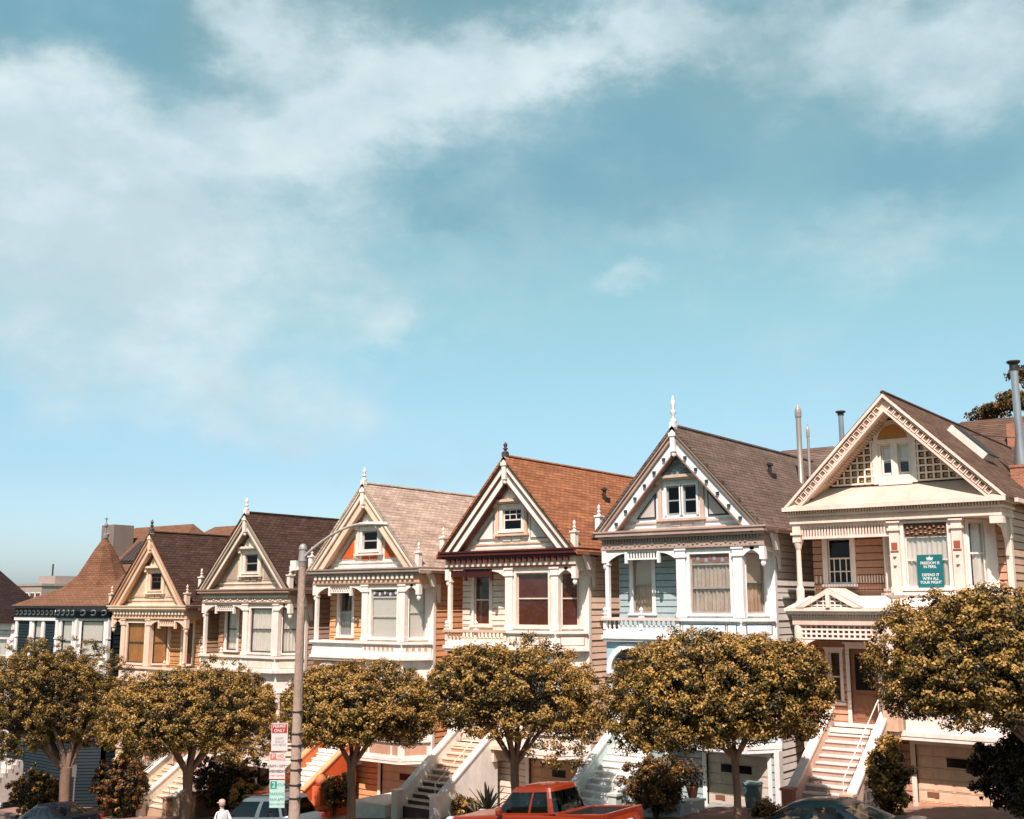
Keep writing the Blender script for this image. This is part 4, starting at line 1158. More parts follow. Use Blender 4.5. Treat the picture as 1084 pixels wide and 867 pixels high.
def far_left_house():
    Xc = -67.3; Z0 = street(Xc)
    root = empty('neighbour_house', (Xc, 34, Z0), label='pale grey house with steep black roof at the far left edge', cat='house')
    C = scheme('pale house', siding=(.70, .69, .68), trim=(.78, .72, .70), band=(.55, .45, .36), sash=(.66, .66, .66))
    x0, x1, zE, yd = -4.6, 5.0, 10.9, 2.7
    m = MB(T(0, .3, 0)); ops = [(-3.0, -1.2, 8.2, 9.8), (2.4, 4.1, 7.95, 9.9)]
    siding(m, x0, x1, -1, zE-.45, ops)
    m.M, L = frame((x1, .3), (x1, yd)); siding(m, 0, L, -1, zE)
    m.M, L = frame((x0, yd), (x0, .3)); siding(m, 0, L, -1, zE)
    m.M, L = frame((x1, yd), (x0, yd)); siding(m, 0, L, -1, zE)
    m.build('wall', C['siding'], root)
    for o in ops: window(root, T(0, .3, 0), *o, C['trim'], C['sash'], 'greyhalf' if o[0] < 0 else 'white', casing=.18)
    f = MB(); f.box(x0+.1, x1-.1, 1.5, 1.6, 0, zE); f.build('floor_slab', ROOM, root)
    b = MB(); b.box(x0-.2, x1+.1, -.05, .6, zE-.45, zE-.1); b.build('cornice', C['trim'], root)
    b = MB(); b.box(x1-.25, x1+.06, .1, .29, 6, zE-.46)
    for i in range(7): b.lathe([(.05, 0), (.16, .15), (.16, .3), (.05, .45)], (x1-.07, .1, 7.0+.45*i), 8)
    b.build('corner_board', C['trim'], root)
    r = MB(); xm = -1.4; zt = zE+3.9
    hip(r, x0-.4, x1+.12, -.3, yd+.2, zE-.1, zt, [(xm-.4, 1.2), (xm+.3, 1.2)]); r.face([(x0-.4, -.3, zE-.1), (x0-.4, yd+.2, zE-.1), (x1+.12, yd+.2, zE-.1), (x1+.12, -.3, zE-.1)])
    r.build('roof', R_BLACK, root)
    s = MB()
    for i in range(10): s.box(-1.9, -.1, -2.6+.28*i, .3, .2+.19*i, .2+.19*(i+1))
    s.build('staircase', concrete('pale steps', (.55, .52, .48)), root)
    return root
far_left_house()

# ------------------------------------------------------------------ buildings behind the row
def block(name, label, x0, x1, y0, y1, z0, z1, wallm, roofm=None, rz=None, ridge=None, win=True, cat='building', nx=4, group=None):
    root = empty(name, ((x0+x1)/2, y0, z0), label=label, cat=cat, group=group)
    ox, oy, oz = (x0+x1)/2, y0, z0
    w = MB(); w.box(x0-ox, x1-ox, 0, y1-oy, 0, z1-oz); w.build('wall', wallm, root)
    if roofm:
        r = MB(); hip(r, x0-ox-.4, x1-ox+.4, -.4, y1-oy+.4, z1-oz+.003, rz-oz, [(a-ox, b-oy) for a, b in ridge]); r.build('roof', roofm, root)
    else:
        r = MB(); r.box(x0-ox-.15, x1-ox+.15, -.15, y1-oy+.15, z1-oz, z1-oz+.35); r.build('parapet', wallm, root)
    if win:
        for i in range(nx):
            cx = x0-ox+(x1-x0)*(i+.5)/nx
            for zz in range(2):
                zt = z1-oz-1.0-3.2*zz
                if zt < 2: continue
                m = MB(); m.box(cx-.65, cx+.65, -.06, .02, zt-1.7, zt); wo = m.build('window', WHITE, root)
                m = MB(); m.box(cx-.55, cx-.03, -.075, .0, zt-1.6, zt-.1); m.box(cx+.03, cx+.55, -.075, .0, zt-1.6, zt-.1); m.build('pane', paint('dark_pane', (.015, .015, .018), rough=.12, var=.02, bump=0, spec=.5), wo)
    return root
B1 = block('apartment_house', 'tan roofed house with square grey chimney block behind the teal house', -91, -77, 54, 66, -8.0, 1.0, paint('stucco tan', (.45, .34, .25)), R_ORANGE_W, 7.0, ((-89.6, 60), (-81, 60)))
c = MB(); c.box(-5.0, -3.1, 2.2, 4.2, 8.5, 15.0); ch = c.build('chimney', paint('grey stucco', (.22, .18, .155)), B1)
c = MB(); c.lathe([(.0, -.02), (.28, -.02), (.28, .02), (0, .03)], (-4.0, 2.16, 14.2), 10); c.build('vent', paint('pale vent', (.6, .52, .44)), ch)
c = MB(); M = Matrix.Translation((.2, 3.2, 12.55)) @ Matrix.Rotation(rad(43), 4, 'X')
c.M = M
for i in range(8): c.box(-2.2+.55*i, -1.76+.55*i, -1.3, 1.3, .0, .16)
c.box(-2.3, 2.3, -1.4, 1.4, -.1, .02)
c.build('skylight', paint('dark_slate', (.06, .05, .05), rough=.3), B1)
block('hip_roof_house', 'orange brown hip roof rising behind the dark roof of the tan house', -112, -90, 72, 88, -8, 2.4, paint('stucco tan', (.45, .34, .25)), R_ORANGE_W, 8.8, ((-104, 80), (-97, 80)))
far = block('distant_building', 'pinkish flat roofed building far off between the two leftmost roofs', -169, -160.8, 92, 104, -16, 2.9, paint('pink stucco', (.36, .30, .27)), nx=5)
c = MB(); c.box(-2.2, 2.6, 3, 9, 19.25, 20.5); c.build('penthouse', paint('pink stucco', (.36, .30, .27)), far)
c = MB(); c.tube([(0, 4, 20.5), (0, 4, 22.4)], .12, 6); c.build('mast', DMETAL, far)
B4 = block('cross_gable_house', 'grey brown roof rising behind the blue house and its twin flues', -28, -15, 46.8, 57, -7, 3.0, paint('stucco tan', (.45, .34, .25)), R_GREY, 7.5, ((-22.2, 51), (-19.6, 51)), nx=3)
B5 = block('brown_roof_house', 'brown hip roofed house behind the peach house with small brick chimney', -23, -2, 59, 72, -6.4, 4.6, paint('stucco tan', (.45, .34, .25)), R_BROWN, 10.3, ((-17.4, 65), (-8, 65)), nx=4)
c = MB(); c.box(-2.0, -.9, 3.8, 4.8, 10.5, 16.0); c.build('chimney', BRICK, B5)
c = MB(); c.lathe([(.16, 0), (.16, 1.5), (.32, 1.55), (.0, 1.75)], (-3.4, 3.0, 13.2), 10); c.build('vent_pipe', paint('pale vent', (.6, .52, .44)), B5)

# flues on the blue house and behind
def flue(root, x, y, z, h, r, m, cap='cone'):
    p = MB(); p.lathe([(r*1.6, 0), (r, .08), (r, h)], (x, y, z), 12); o = p.build('flue', m, root, smooth=True)
    p = MB()
    if cap == 'cone': p.lathe([(r*1.25, 0), (r*1.3, .18), (r*1.15, .3), (r*.5, .42), (.02, .5)], (x, y, z+h), 12)
    else: p.lathe([(r*1.2, 0), (r*1.2, .1), (r*1.9, .14), (r*1.9, .2), (.02, .24)], (x, y, z+h), 12)
    p.build('flue_cap', m if cap == 'cone' else DMETAL, o)
TANMETAL = paint('tan flue metal', (.42, .37, .33), rough=.4, metal=.5, var=.2)
flue(h_blue, 1.25, 7.8, 10.9, 3.3, .105, TANMETAL); flue(h_blue, 1.52, 8.05, 10.5, 2.9, .055, TANMETAL)
flue(B4, 3.1, 2.2, 12.6, 3.0, .12, METAL, 'flat')
flue(h_cream, 1.9, 9.0, 10.5, 1.6, .12, METAL, 'flat')
flue(h_tan, 1.35, 7.0, 12.0, 1.55, .16, DMETAL, 'flat')

# ------------------------------------------------------------------ ground, street, kerbs
GR = MB()
xs = sorted(set([-3000, -1200, -500, -250, -160]+list(range(-120, 61, 6))+[80, 120, 250, 500, 1200, 3000]))
ys = sorted(set([-3000, -1000, -300, -100, -50, -25, -12]+list(np.arange(-6, 12.1, 2.0))+[12.35, 13.5, 27, 34, 50, 70, 100, 160, 300, 700, 3000]))
def gz(x, y):
    s = street(x)
    if y < 12.35:
        rise = min(9.0, (12.35-y)*.30 if y > -3 else 4.6+(-3-y)*.06)
        return s+.16+rise*1.0-(.25 if y > 12.3 else 0)
    if y <= 34: return s-.35
    return s-.1 if y < 80 else s-.1-min(14, (y-80)*.08)
for i in range(len(xs)-1):
    for j in range(len(ys)-1):
        a, b, c0, d0 = xs[i], xs[i+1], ys[j], ys[j+1]
        GR.face([(a, c0, gz(a, c0)), (b, c0, gz(b, c0)), (b, d0, gz(b, d0)), (a, d0, gz(a, d0))])
GRASS = paint('dry_grass', (.09, .10, .03), rough=.95, var=.4, scale=.8, streak=False, bump=.5)
tag(GR.build('ground', GRASS), kind='structure')
def strip(name, y0, y1, dz, mat, kind='structure', thick=0):
    m = MB(); x = -120
    while x < 57:
        a, b = x, min(x+6, 57)
        za, zb = street(a)+dz, street(b)+dz
        if thick:
            m.faces([(a, y0, za-thick), (b, y0, zb-thick), (b, y1, zb-thick), (a, y1, za-thick), (a, y0, za), (b, y0, zb), (b, y1, zb), (a, y1, za)],
                    [(4, 5, 6, 7), (0, 1, 5, 4), (2, 3, 7, 6)])
        else: m.face([(a, y0, za), (b, y0, zb), (b, y1, zb), (a, y1, za)])
        x += 6
    return tag(m.build(name, mat), kind=kind)
ASPH = paint('asphalt', (.055, .053, .052), rough=.9, var=.25, scale=.9, streak=False, bump=.4, spec=.2)
WALK = concrete('sidewalk_concrete', (.30, .19, .145))
KERB = concrete('kerb_concrete', (.42, .38, .34))
strip('road', 13.6, 26.4, .06, ASPH)
strip('kerb', 26.4, 26.58, .18, KERB, thick=.5)
strip('kerb', 13.42, 13.6, .18, KERB, thick=.5)
strip('sidewalk', 26.58, 33.9, .17, WALK, thick=.4)
strip('sidewalk', 11.6, 13.42, .17, concrete('park_path', (.36, .33, .29)), thick=.4)
# lane lines
ml = MB()
for off in (-.1, .1):
    x = -110
    while x < 50:
        ml.face([(x, 20+off-.05, street(x)+.065), (x+6, 20+off-.05, street(x+6)+.065), (x+6, 20+off+.05, street(x+6)+.065), (x, 20+off+.05, street(x)+.065)]); x += 6
tag(ml.build('lane_marking', paint('yellow road paint', (.6, .42, .05), var=.3)), kind='structure')

# driveway side walls and low planters
def low_wall(name, label, x0, x1, y0, y1, h, mat, cap=None):
    z = street((x0+x1)/2)
    ro = empty(name, ((x0+x1)/2, y0, z+.1), label=label, cat='low wall')
    m = MB(); hx = (x1-x0)/2; m.box(-hx, hx, 0, y1-y0, -.6, h); m.build('wall', mat, ro)
    m = MB(); m.box(-hx-.04, hx+.04, -.04, y1-y0+.04, h, h+.07); m.build('coping', cap or mat, ro)
PALEW = concrete('pale wall render', (.72, .66, .58)); ORANGEW = concrete('orange wall render', (.60, .14, .05)); BLUEW = concrete('blue grey wall render', (.50, .58, .60)); BROWNW = concrete('brown wall render', (.30, .15, .10))
low_wall('garden_wall', 'pale low wall between orange stair and driveway of yellow house', -31.3, -29.6, 31.0, 34.0, .55, PALEW)
low_wall('planter_box', 'orange planter box at the foot of the orange stair wall', -33.9, -32.5, 30.4, 32.2, .5, ORANGEW)
low_wall('garden_wall', 'pale blue low wall under the round bush and flowerpot', -19.5, -17.6, 31.6, 33.2, .45, BLUEW)
low_wall('garden_wall', 'brown low wall beside the dark bush left of the silver car', -41.3, -40.2, 30.6, 32.5, .9, BROWNW)
low_wall('garden_wall', 'dark grey low wall behind the dark blue car', -62, -50.2, 29.6, 29.9, .55, concrete('dark wall render', (.16, .13, .12)))

# ------------------------------------------------------------------ foliage
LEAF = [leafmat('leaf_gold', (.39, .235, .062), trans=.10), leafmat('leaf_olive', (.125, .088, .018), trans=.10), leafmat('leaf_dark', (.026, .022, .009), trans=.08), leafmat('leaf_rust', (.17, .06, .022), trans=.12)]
BARK = paint('pale_bark', (.22, .15, .11), rough=.9, var=.35, scale=3, bump=.6, spec=.1)
DBARK = paint('dark_bark', (.10, .06, .045), rough=.9, var=.3, scale=3, bump=.6, spec=.1)

def leaf_mesh(name, P, Nrm, size, mats, wts, rng, parent=None, spread=.75, aspect=.5):
    """P: leaf centres, Nrm: preferred facing; every leaf a folded diamond of two triangles"""
    n = len(P)
    nr = Nrm+rng.normal(0, spread, (n, 3)); nr /= np.linalg.norm(nr, axis=1)[:, None]+1e-9
    a = rng.normal(0, 1, (n, 3)); a -= (a*nr).sum(1)[:, None]*nr; a /= np.linalg.norm(a, axis=1)[:, None]+1e-9
    b = np.cross(nr, a)
    L = size*(.7+.6*rng.random(n))[:, None]
    v = np.empty((n, 4, 3))
    v[:, 0] = P-a*L*.5; v[:, 1] = P+b*L*aspect*.5+nr*L*.10; v[:, 2] = P+a*L*.5; v[:, 3] = P-b*L*aspect*.5+nr*L*.10
    me = bpy.data.meshes.new(name)
    me.vertices.add(n*4); me.vertices.foreach_set('co', v.reshape(-1))
    me.loops.add(n*4); me.loops.foreach_set('vertex_index', np.arange(n*4))
    me.polygons.add(n); me.polygons.foreach_set('loop_start', np.arange(0, n*4, 4)); me.polygons.foreach_set('loop_total', np.full(n, 4))
    for m in mats: me.materials.append(m)
    me.polygons.foreach_set('material_index', wts.astype(np.int32))
    me.update(calc_edges=True); me.validate()
    o = bpy.data.objects.new(name, me); COL.objects.link(o)
    if parent: o.parent = parent
    return o

def crown_points(rng, rx, ry, ht, hb, nclump, nleaf, lumps=6, tilt=0, cs=1.0, amp=.06):
    """umbrella crown: dome on top, shallow hollow underside; leaves gathered in clumps on the shell"""
    ph = rng.random(lumps)*6.28; am = rng.random(lumps)*amp
    lc = rng.normal(0, 1, (16, 3)); lc[:, 2] = np.abs(lc[:, 2])*.6; lc /= np.linalg.norm(lc, axis=1)[:, None]
    lb = rng.uniform(-1.3, 1.3, 16)*amp
    C = []; Nn = []
    while len(C) < nclump:
        d = rng.normal(0, 1, 3); d /= np.linalg.norm(d)
        up = d[2] > 0
        if not up and rng.random() < .45: continue
        az = math.atan2(d[1], d[0]); k = 1+sum(am[i]*math.sin((i+1)*az+ph[i]) for i in range(lumps))
        k += (lb*np.exp(-((d-lc)**2).sum(1)/.12)).sum()
        rr = k*(1-.28*rng.random()**2.2)
        # flattened: superellipse profile
        pe = 2.4 if up else 2.3
        s = (math.hypot(d[0], d[1])**pe+abs(d[2])**pe)**(-1/pe)
        q = d*s*rr
        z = q[2]*(ht if up else hb)*(1 if up else .42+.58*min(1, math.hypot(q[0], q[1]))**1.5)
        C.append((q[0]*rx, q[1]*ry, z+tilt*q[0])); Nn.append((d[0], d[1], d[2]*1.2 if up else d[2]*.5))
    C = np.array(C); Nn = np.array(Nn)
    cr = rng.uniform(.09, .25, nclump)*cs
    per = np.maximum(12, (nleaf*cr**2/(cr**2).sum())).astype(int)
    idx = np.repeat(np.arange(nclump), per); off = rng.normal(0, 1, (len(idx), 3)); off /= np.linalg.norm(off, axis=1)[:, None]+1e-9
    off *= (cr[idx]*rng.random(len(idx))**.45)[:, None]
    P = C[idx]+off*np.array((1, 1, .8))
    Nr = Nn[idx]*.5+off/cr[idx][:, None]*.8+np.array((0, 0, .35))
    ctone = rng.random(nclump)
    return P, Nr, idx, ctone, off/cr[idx][:, None]

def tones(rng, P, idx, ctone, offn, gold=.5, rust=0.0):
    """golden shoots on clump tips and tops, darker leaves inside: sun and shade painted into leaf tones"""
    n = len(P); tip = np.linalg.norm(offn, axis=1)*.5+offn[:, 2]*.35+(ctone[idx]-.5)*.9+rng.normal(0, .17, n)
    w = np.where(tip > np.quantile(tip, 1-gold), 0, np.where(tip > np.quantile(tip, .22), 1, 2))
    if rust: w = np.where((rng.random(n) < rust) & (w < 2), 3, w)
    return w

def ficus(X, Y, c, half, ztop, zbot, seed, label, fork=2.0, rtrunk=.17, nleaf=26000, gold=.42, lean=0, depth=None, tilt=0, amp=.06, group='pruned street trees along the kerb'):
    rng = np.random.default_rng(seed); random.seed(seed)
    g = street(X)+.17
    root = empty('street_tree', (X, Y, g), label=label, cat='tree', group=group)
    nleaf = int(nleaf*1.7); zt, zb = ztop-g, zbot-g; zm = zb+(zt-zb)*.44
    cx = c-X; ry = depth or half*.9
    P, Nr, idx, ct, of = crown_points(rng, half*.96, ry, zt-zm, (zm-zb)*1.05, int(nleaf/58), nleaf, tilt=tilt, amp=amp)
    # inner fill leaves, all in the dark tone to paint shade inside the crown
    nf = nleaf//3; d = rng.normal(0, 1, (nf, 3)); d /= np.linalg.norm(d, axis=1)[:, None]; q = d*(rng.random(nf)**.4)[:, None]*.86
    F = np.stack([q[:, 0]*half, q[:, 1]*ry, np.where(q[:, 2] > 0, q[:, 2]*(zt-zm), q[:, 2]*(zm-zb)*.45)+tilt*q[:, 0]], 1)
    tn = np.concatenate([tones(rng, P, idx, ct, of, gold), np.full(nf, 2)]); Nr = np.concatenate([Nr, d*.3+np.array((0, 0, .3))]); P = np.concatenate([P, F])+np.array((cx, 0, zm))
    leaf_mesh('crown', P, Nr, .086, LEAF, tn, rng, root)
    t = MB()
    f = Vector((lean, 0, fork))
    t.tube([(0, 0, -.3), (0, 0, .05), (lean*.3+.02, .01, fork*.45), (lean*.8-.01, 0, fork*.85), (*f[:2], fork+.15)], [rtrunk*1.5, rtrunk*1.2, rtrunk*.98, rtrunk, rtrunk*1.15], 12)
    nb = 8
    for k in range(nb):
        a = 2*math.pi*k/nb+random.random()*.5; R = random.uniform(.55, .85)
        e = Vector((cx+half*R*math.cos(a), ry*R*math.sin(a), zm+(zt-zm)*random.uniform(-.1, .35)))
        m1 = f.lerp(e, .35)+Vector((0, 0, .10+.15*random.random())); m2 = f.lerp(e, .7)+Vector((random.uniform(-.15, .15), random.uniform(-.15, .15), .1))
        t.tube([f-Vector((0, 0, .12)), m1, m2, e], [rtrunk*.62, rtrunk*.45, rtrunk*.30, rtrunk*.12], 8)
        for j in range(3):
            b0 = m1.lerp(e, .25*j+.05); e2 = b0+Vector((random.uniform(-.9, .9), random.uniform(-.9, .9), random.uniform(.4, 1.2)))
            t.tube([b0, b0.lerp(e2, .5)+Vector((0, 0, .08)), e2], [rtrunk*.28, rtrunk*.18, rtrunk*.08], 6)
    t.build('trunk', BARK, root, smooth=True)
    return root

YT = 28.2
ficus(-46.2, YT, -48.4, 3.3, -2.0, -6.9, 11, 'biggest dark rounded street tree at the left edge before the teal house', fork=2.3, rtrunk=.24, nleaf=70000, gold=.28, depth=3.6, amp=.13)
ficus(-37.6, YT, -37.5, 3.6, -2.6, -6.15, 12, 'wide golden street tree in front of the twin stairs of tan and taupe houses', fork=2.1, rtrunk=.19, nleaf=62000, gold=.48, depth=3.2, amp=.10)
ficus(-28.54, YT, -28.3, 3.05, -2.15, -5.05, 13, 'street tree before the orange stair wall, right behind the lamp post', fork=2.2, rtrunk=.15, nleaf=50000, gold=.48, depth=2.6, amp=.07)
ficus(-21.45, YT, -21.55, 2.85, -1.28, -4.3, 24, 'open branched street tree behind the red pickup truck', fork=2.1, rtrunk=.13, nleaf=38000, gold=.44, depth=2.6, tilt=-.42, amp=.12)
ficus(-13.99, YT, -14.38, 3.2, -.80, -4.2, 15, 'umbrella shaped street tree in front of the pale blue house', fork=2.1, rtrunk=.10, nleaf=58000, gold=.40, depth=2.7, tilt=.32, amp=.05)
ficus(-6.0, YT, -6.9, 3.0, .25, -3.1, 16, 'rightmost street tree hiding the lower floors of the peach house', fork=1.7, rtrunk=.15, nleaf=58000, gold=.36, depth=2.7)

def bush(name, label, x, y, z0, rx, ry, h, seed, gold=.3, rust=0., n=5000, size=.10, mats=None, cat='bush', stem=True, group=None, sink=.0):
    rng = np.random.default_rng(seed)
    root = empty(name, (x, y, z0), label=label, cat=cat, group=group)
    n = n*2; P, Nr, idx, ct, of = crown_points(rng, rx, ry, h*.5, h*.5, max(50, n//60), n, cs=.8, amp=.16)
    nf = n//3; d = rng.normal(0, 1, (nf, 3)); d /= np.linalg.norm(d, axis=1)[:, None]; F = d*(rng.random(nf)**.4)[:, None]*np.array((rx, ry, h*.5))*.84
    tn = np.concatenate([tones(rng, P, idx, ct, of, gold, rust), np.full(nf, 2)]); P = np.concatenate([P*.92, F])+np.array((0, 0, h*.52+sink))  # fill leaves take the dark tone, imitating shade inside the bush
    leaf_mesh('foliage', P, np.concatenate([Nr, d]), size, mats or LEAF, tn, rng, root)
    t = MB()
    for k in range(5):
        a = k*1.3; t.tube([(0, 0, -.1), (.15*rx*math.cos(a), .15*ry*math.sin(a), h*.3), (.5*rx*math.cos(a), .5*ry*math.sin(a), h*.75)], [.05, .04, .015], 6)
    t.build('stem', DBARK, root)
    return root
S = lambda x: street(x)+.17
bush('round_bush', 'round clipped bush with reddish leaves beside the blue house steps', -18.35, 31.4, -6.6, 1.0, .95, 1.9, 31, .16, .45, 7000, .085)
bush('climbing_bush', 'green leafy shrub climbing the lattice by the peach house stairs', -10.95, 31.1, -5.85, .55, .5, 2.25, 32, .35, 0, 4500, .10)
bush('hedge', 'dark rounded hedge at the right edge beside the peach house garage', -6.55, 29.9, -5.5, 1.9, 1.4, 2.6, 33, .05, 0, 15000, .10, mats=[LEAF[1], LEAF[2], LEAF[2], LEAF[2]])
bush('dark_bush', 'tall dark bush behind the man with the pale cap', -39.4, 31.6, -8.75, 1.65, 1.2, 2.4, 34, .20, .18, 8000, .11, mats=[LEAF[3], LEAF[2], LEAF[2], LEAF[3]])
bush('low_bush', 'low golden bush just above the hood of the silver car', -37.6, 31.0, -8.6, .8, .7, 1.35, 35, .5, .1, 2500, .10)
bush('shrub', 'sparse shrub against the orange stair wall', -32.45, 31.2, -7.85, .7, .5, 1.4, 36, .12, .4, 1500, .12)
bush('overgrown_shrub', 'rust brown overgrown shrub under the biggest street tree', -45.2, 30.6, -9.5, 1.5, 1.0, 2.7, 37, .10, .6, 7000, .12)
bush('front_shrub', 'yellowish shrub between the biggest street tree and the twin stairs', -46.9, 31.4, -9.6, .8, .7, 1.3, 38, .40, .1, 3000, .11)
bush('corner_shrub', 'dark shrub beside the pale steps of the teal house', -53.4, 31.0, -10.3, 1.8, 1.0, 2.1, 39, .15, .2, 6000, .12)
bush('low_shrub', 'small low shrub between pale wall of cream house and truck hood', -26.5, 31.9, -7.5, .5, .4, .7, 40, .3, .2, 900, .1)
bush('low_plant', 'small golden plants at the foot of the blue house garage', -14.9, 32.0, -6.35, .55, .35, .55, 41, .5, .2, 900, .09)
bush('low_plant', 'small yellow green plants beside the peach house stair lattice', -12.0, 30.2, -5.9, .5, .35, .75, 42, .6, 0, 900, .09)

def agave(name, label, x, y, z, r, n, mat, h=.9):
    root = empty(name, (x, y, z), label=label, cat='plant')
    m = MB(); random.seed(n)
    for k in range(n):
        a = 2.399*k; el = rad(25+60*(k/n)); L = r*random.uniform(.8, 1.1)
        d = Vector((math.cos(a)*math.cos(el), math.sin(a)*math.cos(el), math.sin(el))); sd = Vector((-math.sin(a), math.cos(a), 0))
        p = [d*(L*t)+Vector((0, 0, -.12*L*t*t*math.cos(el))) for t in (0, .35, .7, 1)]
        w = [.035, .06, .045, .004]
        for i in range(3):
            m.face([p[i]-sd*w[i]*r, p[i]+Vector((0, 0, -.03)), p[i+1]+Vector((0, 0, -.03)), p[i+1]-sd*w[i+1]*r]); m.face([p[i]+Vector((0, 0, -.03)), p[i]+sd*w[i]*r, p[i+1]+sd*w[i+1]*r, p[i+1]+Vector((0, 0, -.03))])
    m.build('leaves', mat, root)
    t = MB(); t.lathe([(.09, -.2), (.08, .05), (.03, .15)], (0, 0, 0), 8); t.build('stem', DBARK, root)
    return root
agave('agave', 'spiky agave plant behind the hood of the red pickup', -25.0, 31.3, -7.05, 1.0, 26, leafmat('agave_leaf', (.16, .17, .11), trans=.08))
agave('spiky_plant', 'spiky plant left of the agave nearer the brown steps', -25.7, 31.6, -7.25, .6, 18, leafmat('agave_leaf', (.16, .17, .11), trans=.08))
# flowerpot plant
root = empty('potted_plant', (-17.6, 32.4, -5.98), label='plant in a terracotta pot on the pale blue low wall', cat='plant')
m = MB(); m.lathe([(.13, 0), (.19, .30), (.21, .30), (.21, .36), (.17, .36), (.16, .30)], (0, 0, 0), 14); m.build('pot', paint('terracotta', (.52, .20, .11)), root)
rng = np.random.default_rng(5); P = rng.normal(0, 1, (420, 3))*np.array((.17, .17, .24))+np.array((0, 0, .72)); leaf_mesh('foliage', P, P*0+np.array((0, 0, .6)), .11, LEAF, rng.choice([1, 2, 3], 420, p=[.3, .4, .3]), rng, root)
m = MB()
for k in range(4): m.tube([(0, 0, .3), (.1*math.cos(k*1.6), .1*math.sin(k*1.6), .75)], [.015, .008], 5)
m.build('stem', DBARK, root)

# big tree behind the peach house
def wild_tree(x, y, z, h, R, seed, label):
    rng = np.random.default_rng(seed); random.seed(seed)
    root = empty('background_tree', (x, y, z), label=label, cat='tree')
    t = MB(); t.tube([(0, 0, 0), (.2, 0, h*.4), (0, .1, h*.7)], [.5, .38, .25], 10); Ps = []; Ns = []
    for k in range(26):
        a = k*2.4; rr = R*math.sqrt((k+.5)/26); zz = h*(.60+.36*rng.random()*(1-.35*rr/R)); c = np.array((rr*math.cos(a), rr*math.sin(a), zz))
        t.tube([(0, .05, h*.55), (c[0]*.5, c[1]*.5, (h*.55+zz)/2+.3), tuple(c)], [.14, .09, .03], 6)
        m = 800; o = rng.normal(0, 1, (m, 3)); o /= np.linalg.norm(o, axis=1)[:, None]; o *= (rng.random(m)**.5)[:, None]*np.array((1.3, 1.3, .55))*rng.uniform(.6, 1.15)
        Ps.append(c+o); Ns.append(o+np.array((0, 0, .5)))
    P = np.concatenate(Ps); Nn = np.concatenate(Ns); w = rng.choice([0, 1, 2, 3], len(P), p=[.08, .34, .38, .20])
    leaf_mesh('crown', P, Nn, .26, LEAF, w, rng, root); t.build('trunk', DBARK, root, smooth=True)
wild_tree(-16.3, 74.0, -6.5, 22.6, 4.9, 51, 'dark rust tinged tree rising behind the roofs at the right edge')

# overhead wire from the peach house roof to the tree side
root = empty('power_line', (-11.3, 44, 6.4), label='thin dark wires crossing above the peach house roof toward the flue', cat='wire')
for k, (a, b, s) in enumerate((((-.2, -2.5, -.2), (9.5, 6, 0.0), .3), ((.4, 0.5, -1.3), (12, 10, .6), .25))):
    m = MB(); a = Vector(a); b = Vector(b); m.tube([a.lerp(b, i/12)+Vector((0, 0, -s*4*(i/12)*(1-i/12))) for i in range(13)], .014, 5); m.build('cable', BLACK, root)

# ------------------------------------------------------------------ vehicles
def rloop(cx, a, b, n=80, p=5.0, taper=0.0):
    """rounded rectangle in plan, even arc length; front is -x"""
    ts = np.linspace(0, 2*np.pi, 2000, endpoint=False)
    x = a*np.sign(np.cos(ts))*np.abs(np.cos(ts))**(2/p); y = b*np.sign(np.sin(ts))*np.abs(np.sin(ts))**(2/p)
    d = np.hypot(np.diff(np.append(x, x[0]))/a, np.diff(np.append(y, y[0]))/b); s = np.concatenate([[0], np.cumsum(d)]); L = s[-1]
    q = np.interp(np.arange(n)*L/n, s[:-1], ts)
    x = a*np.sign(np.cos(q))*np.abs(np.cos(q))**(2/p); y = b*np.sign(np.sin(q))*np.abs(np.sin(q))**(2/p)
    y = y*(1-taper*np.clip(-x/a, 0, 1)**2)
    return cx+x, y, x/a, y/b

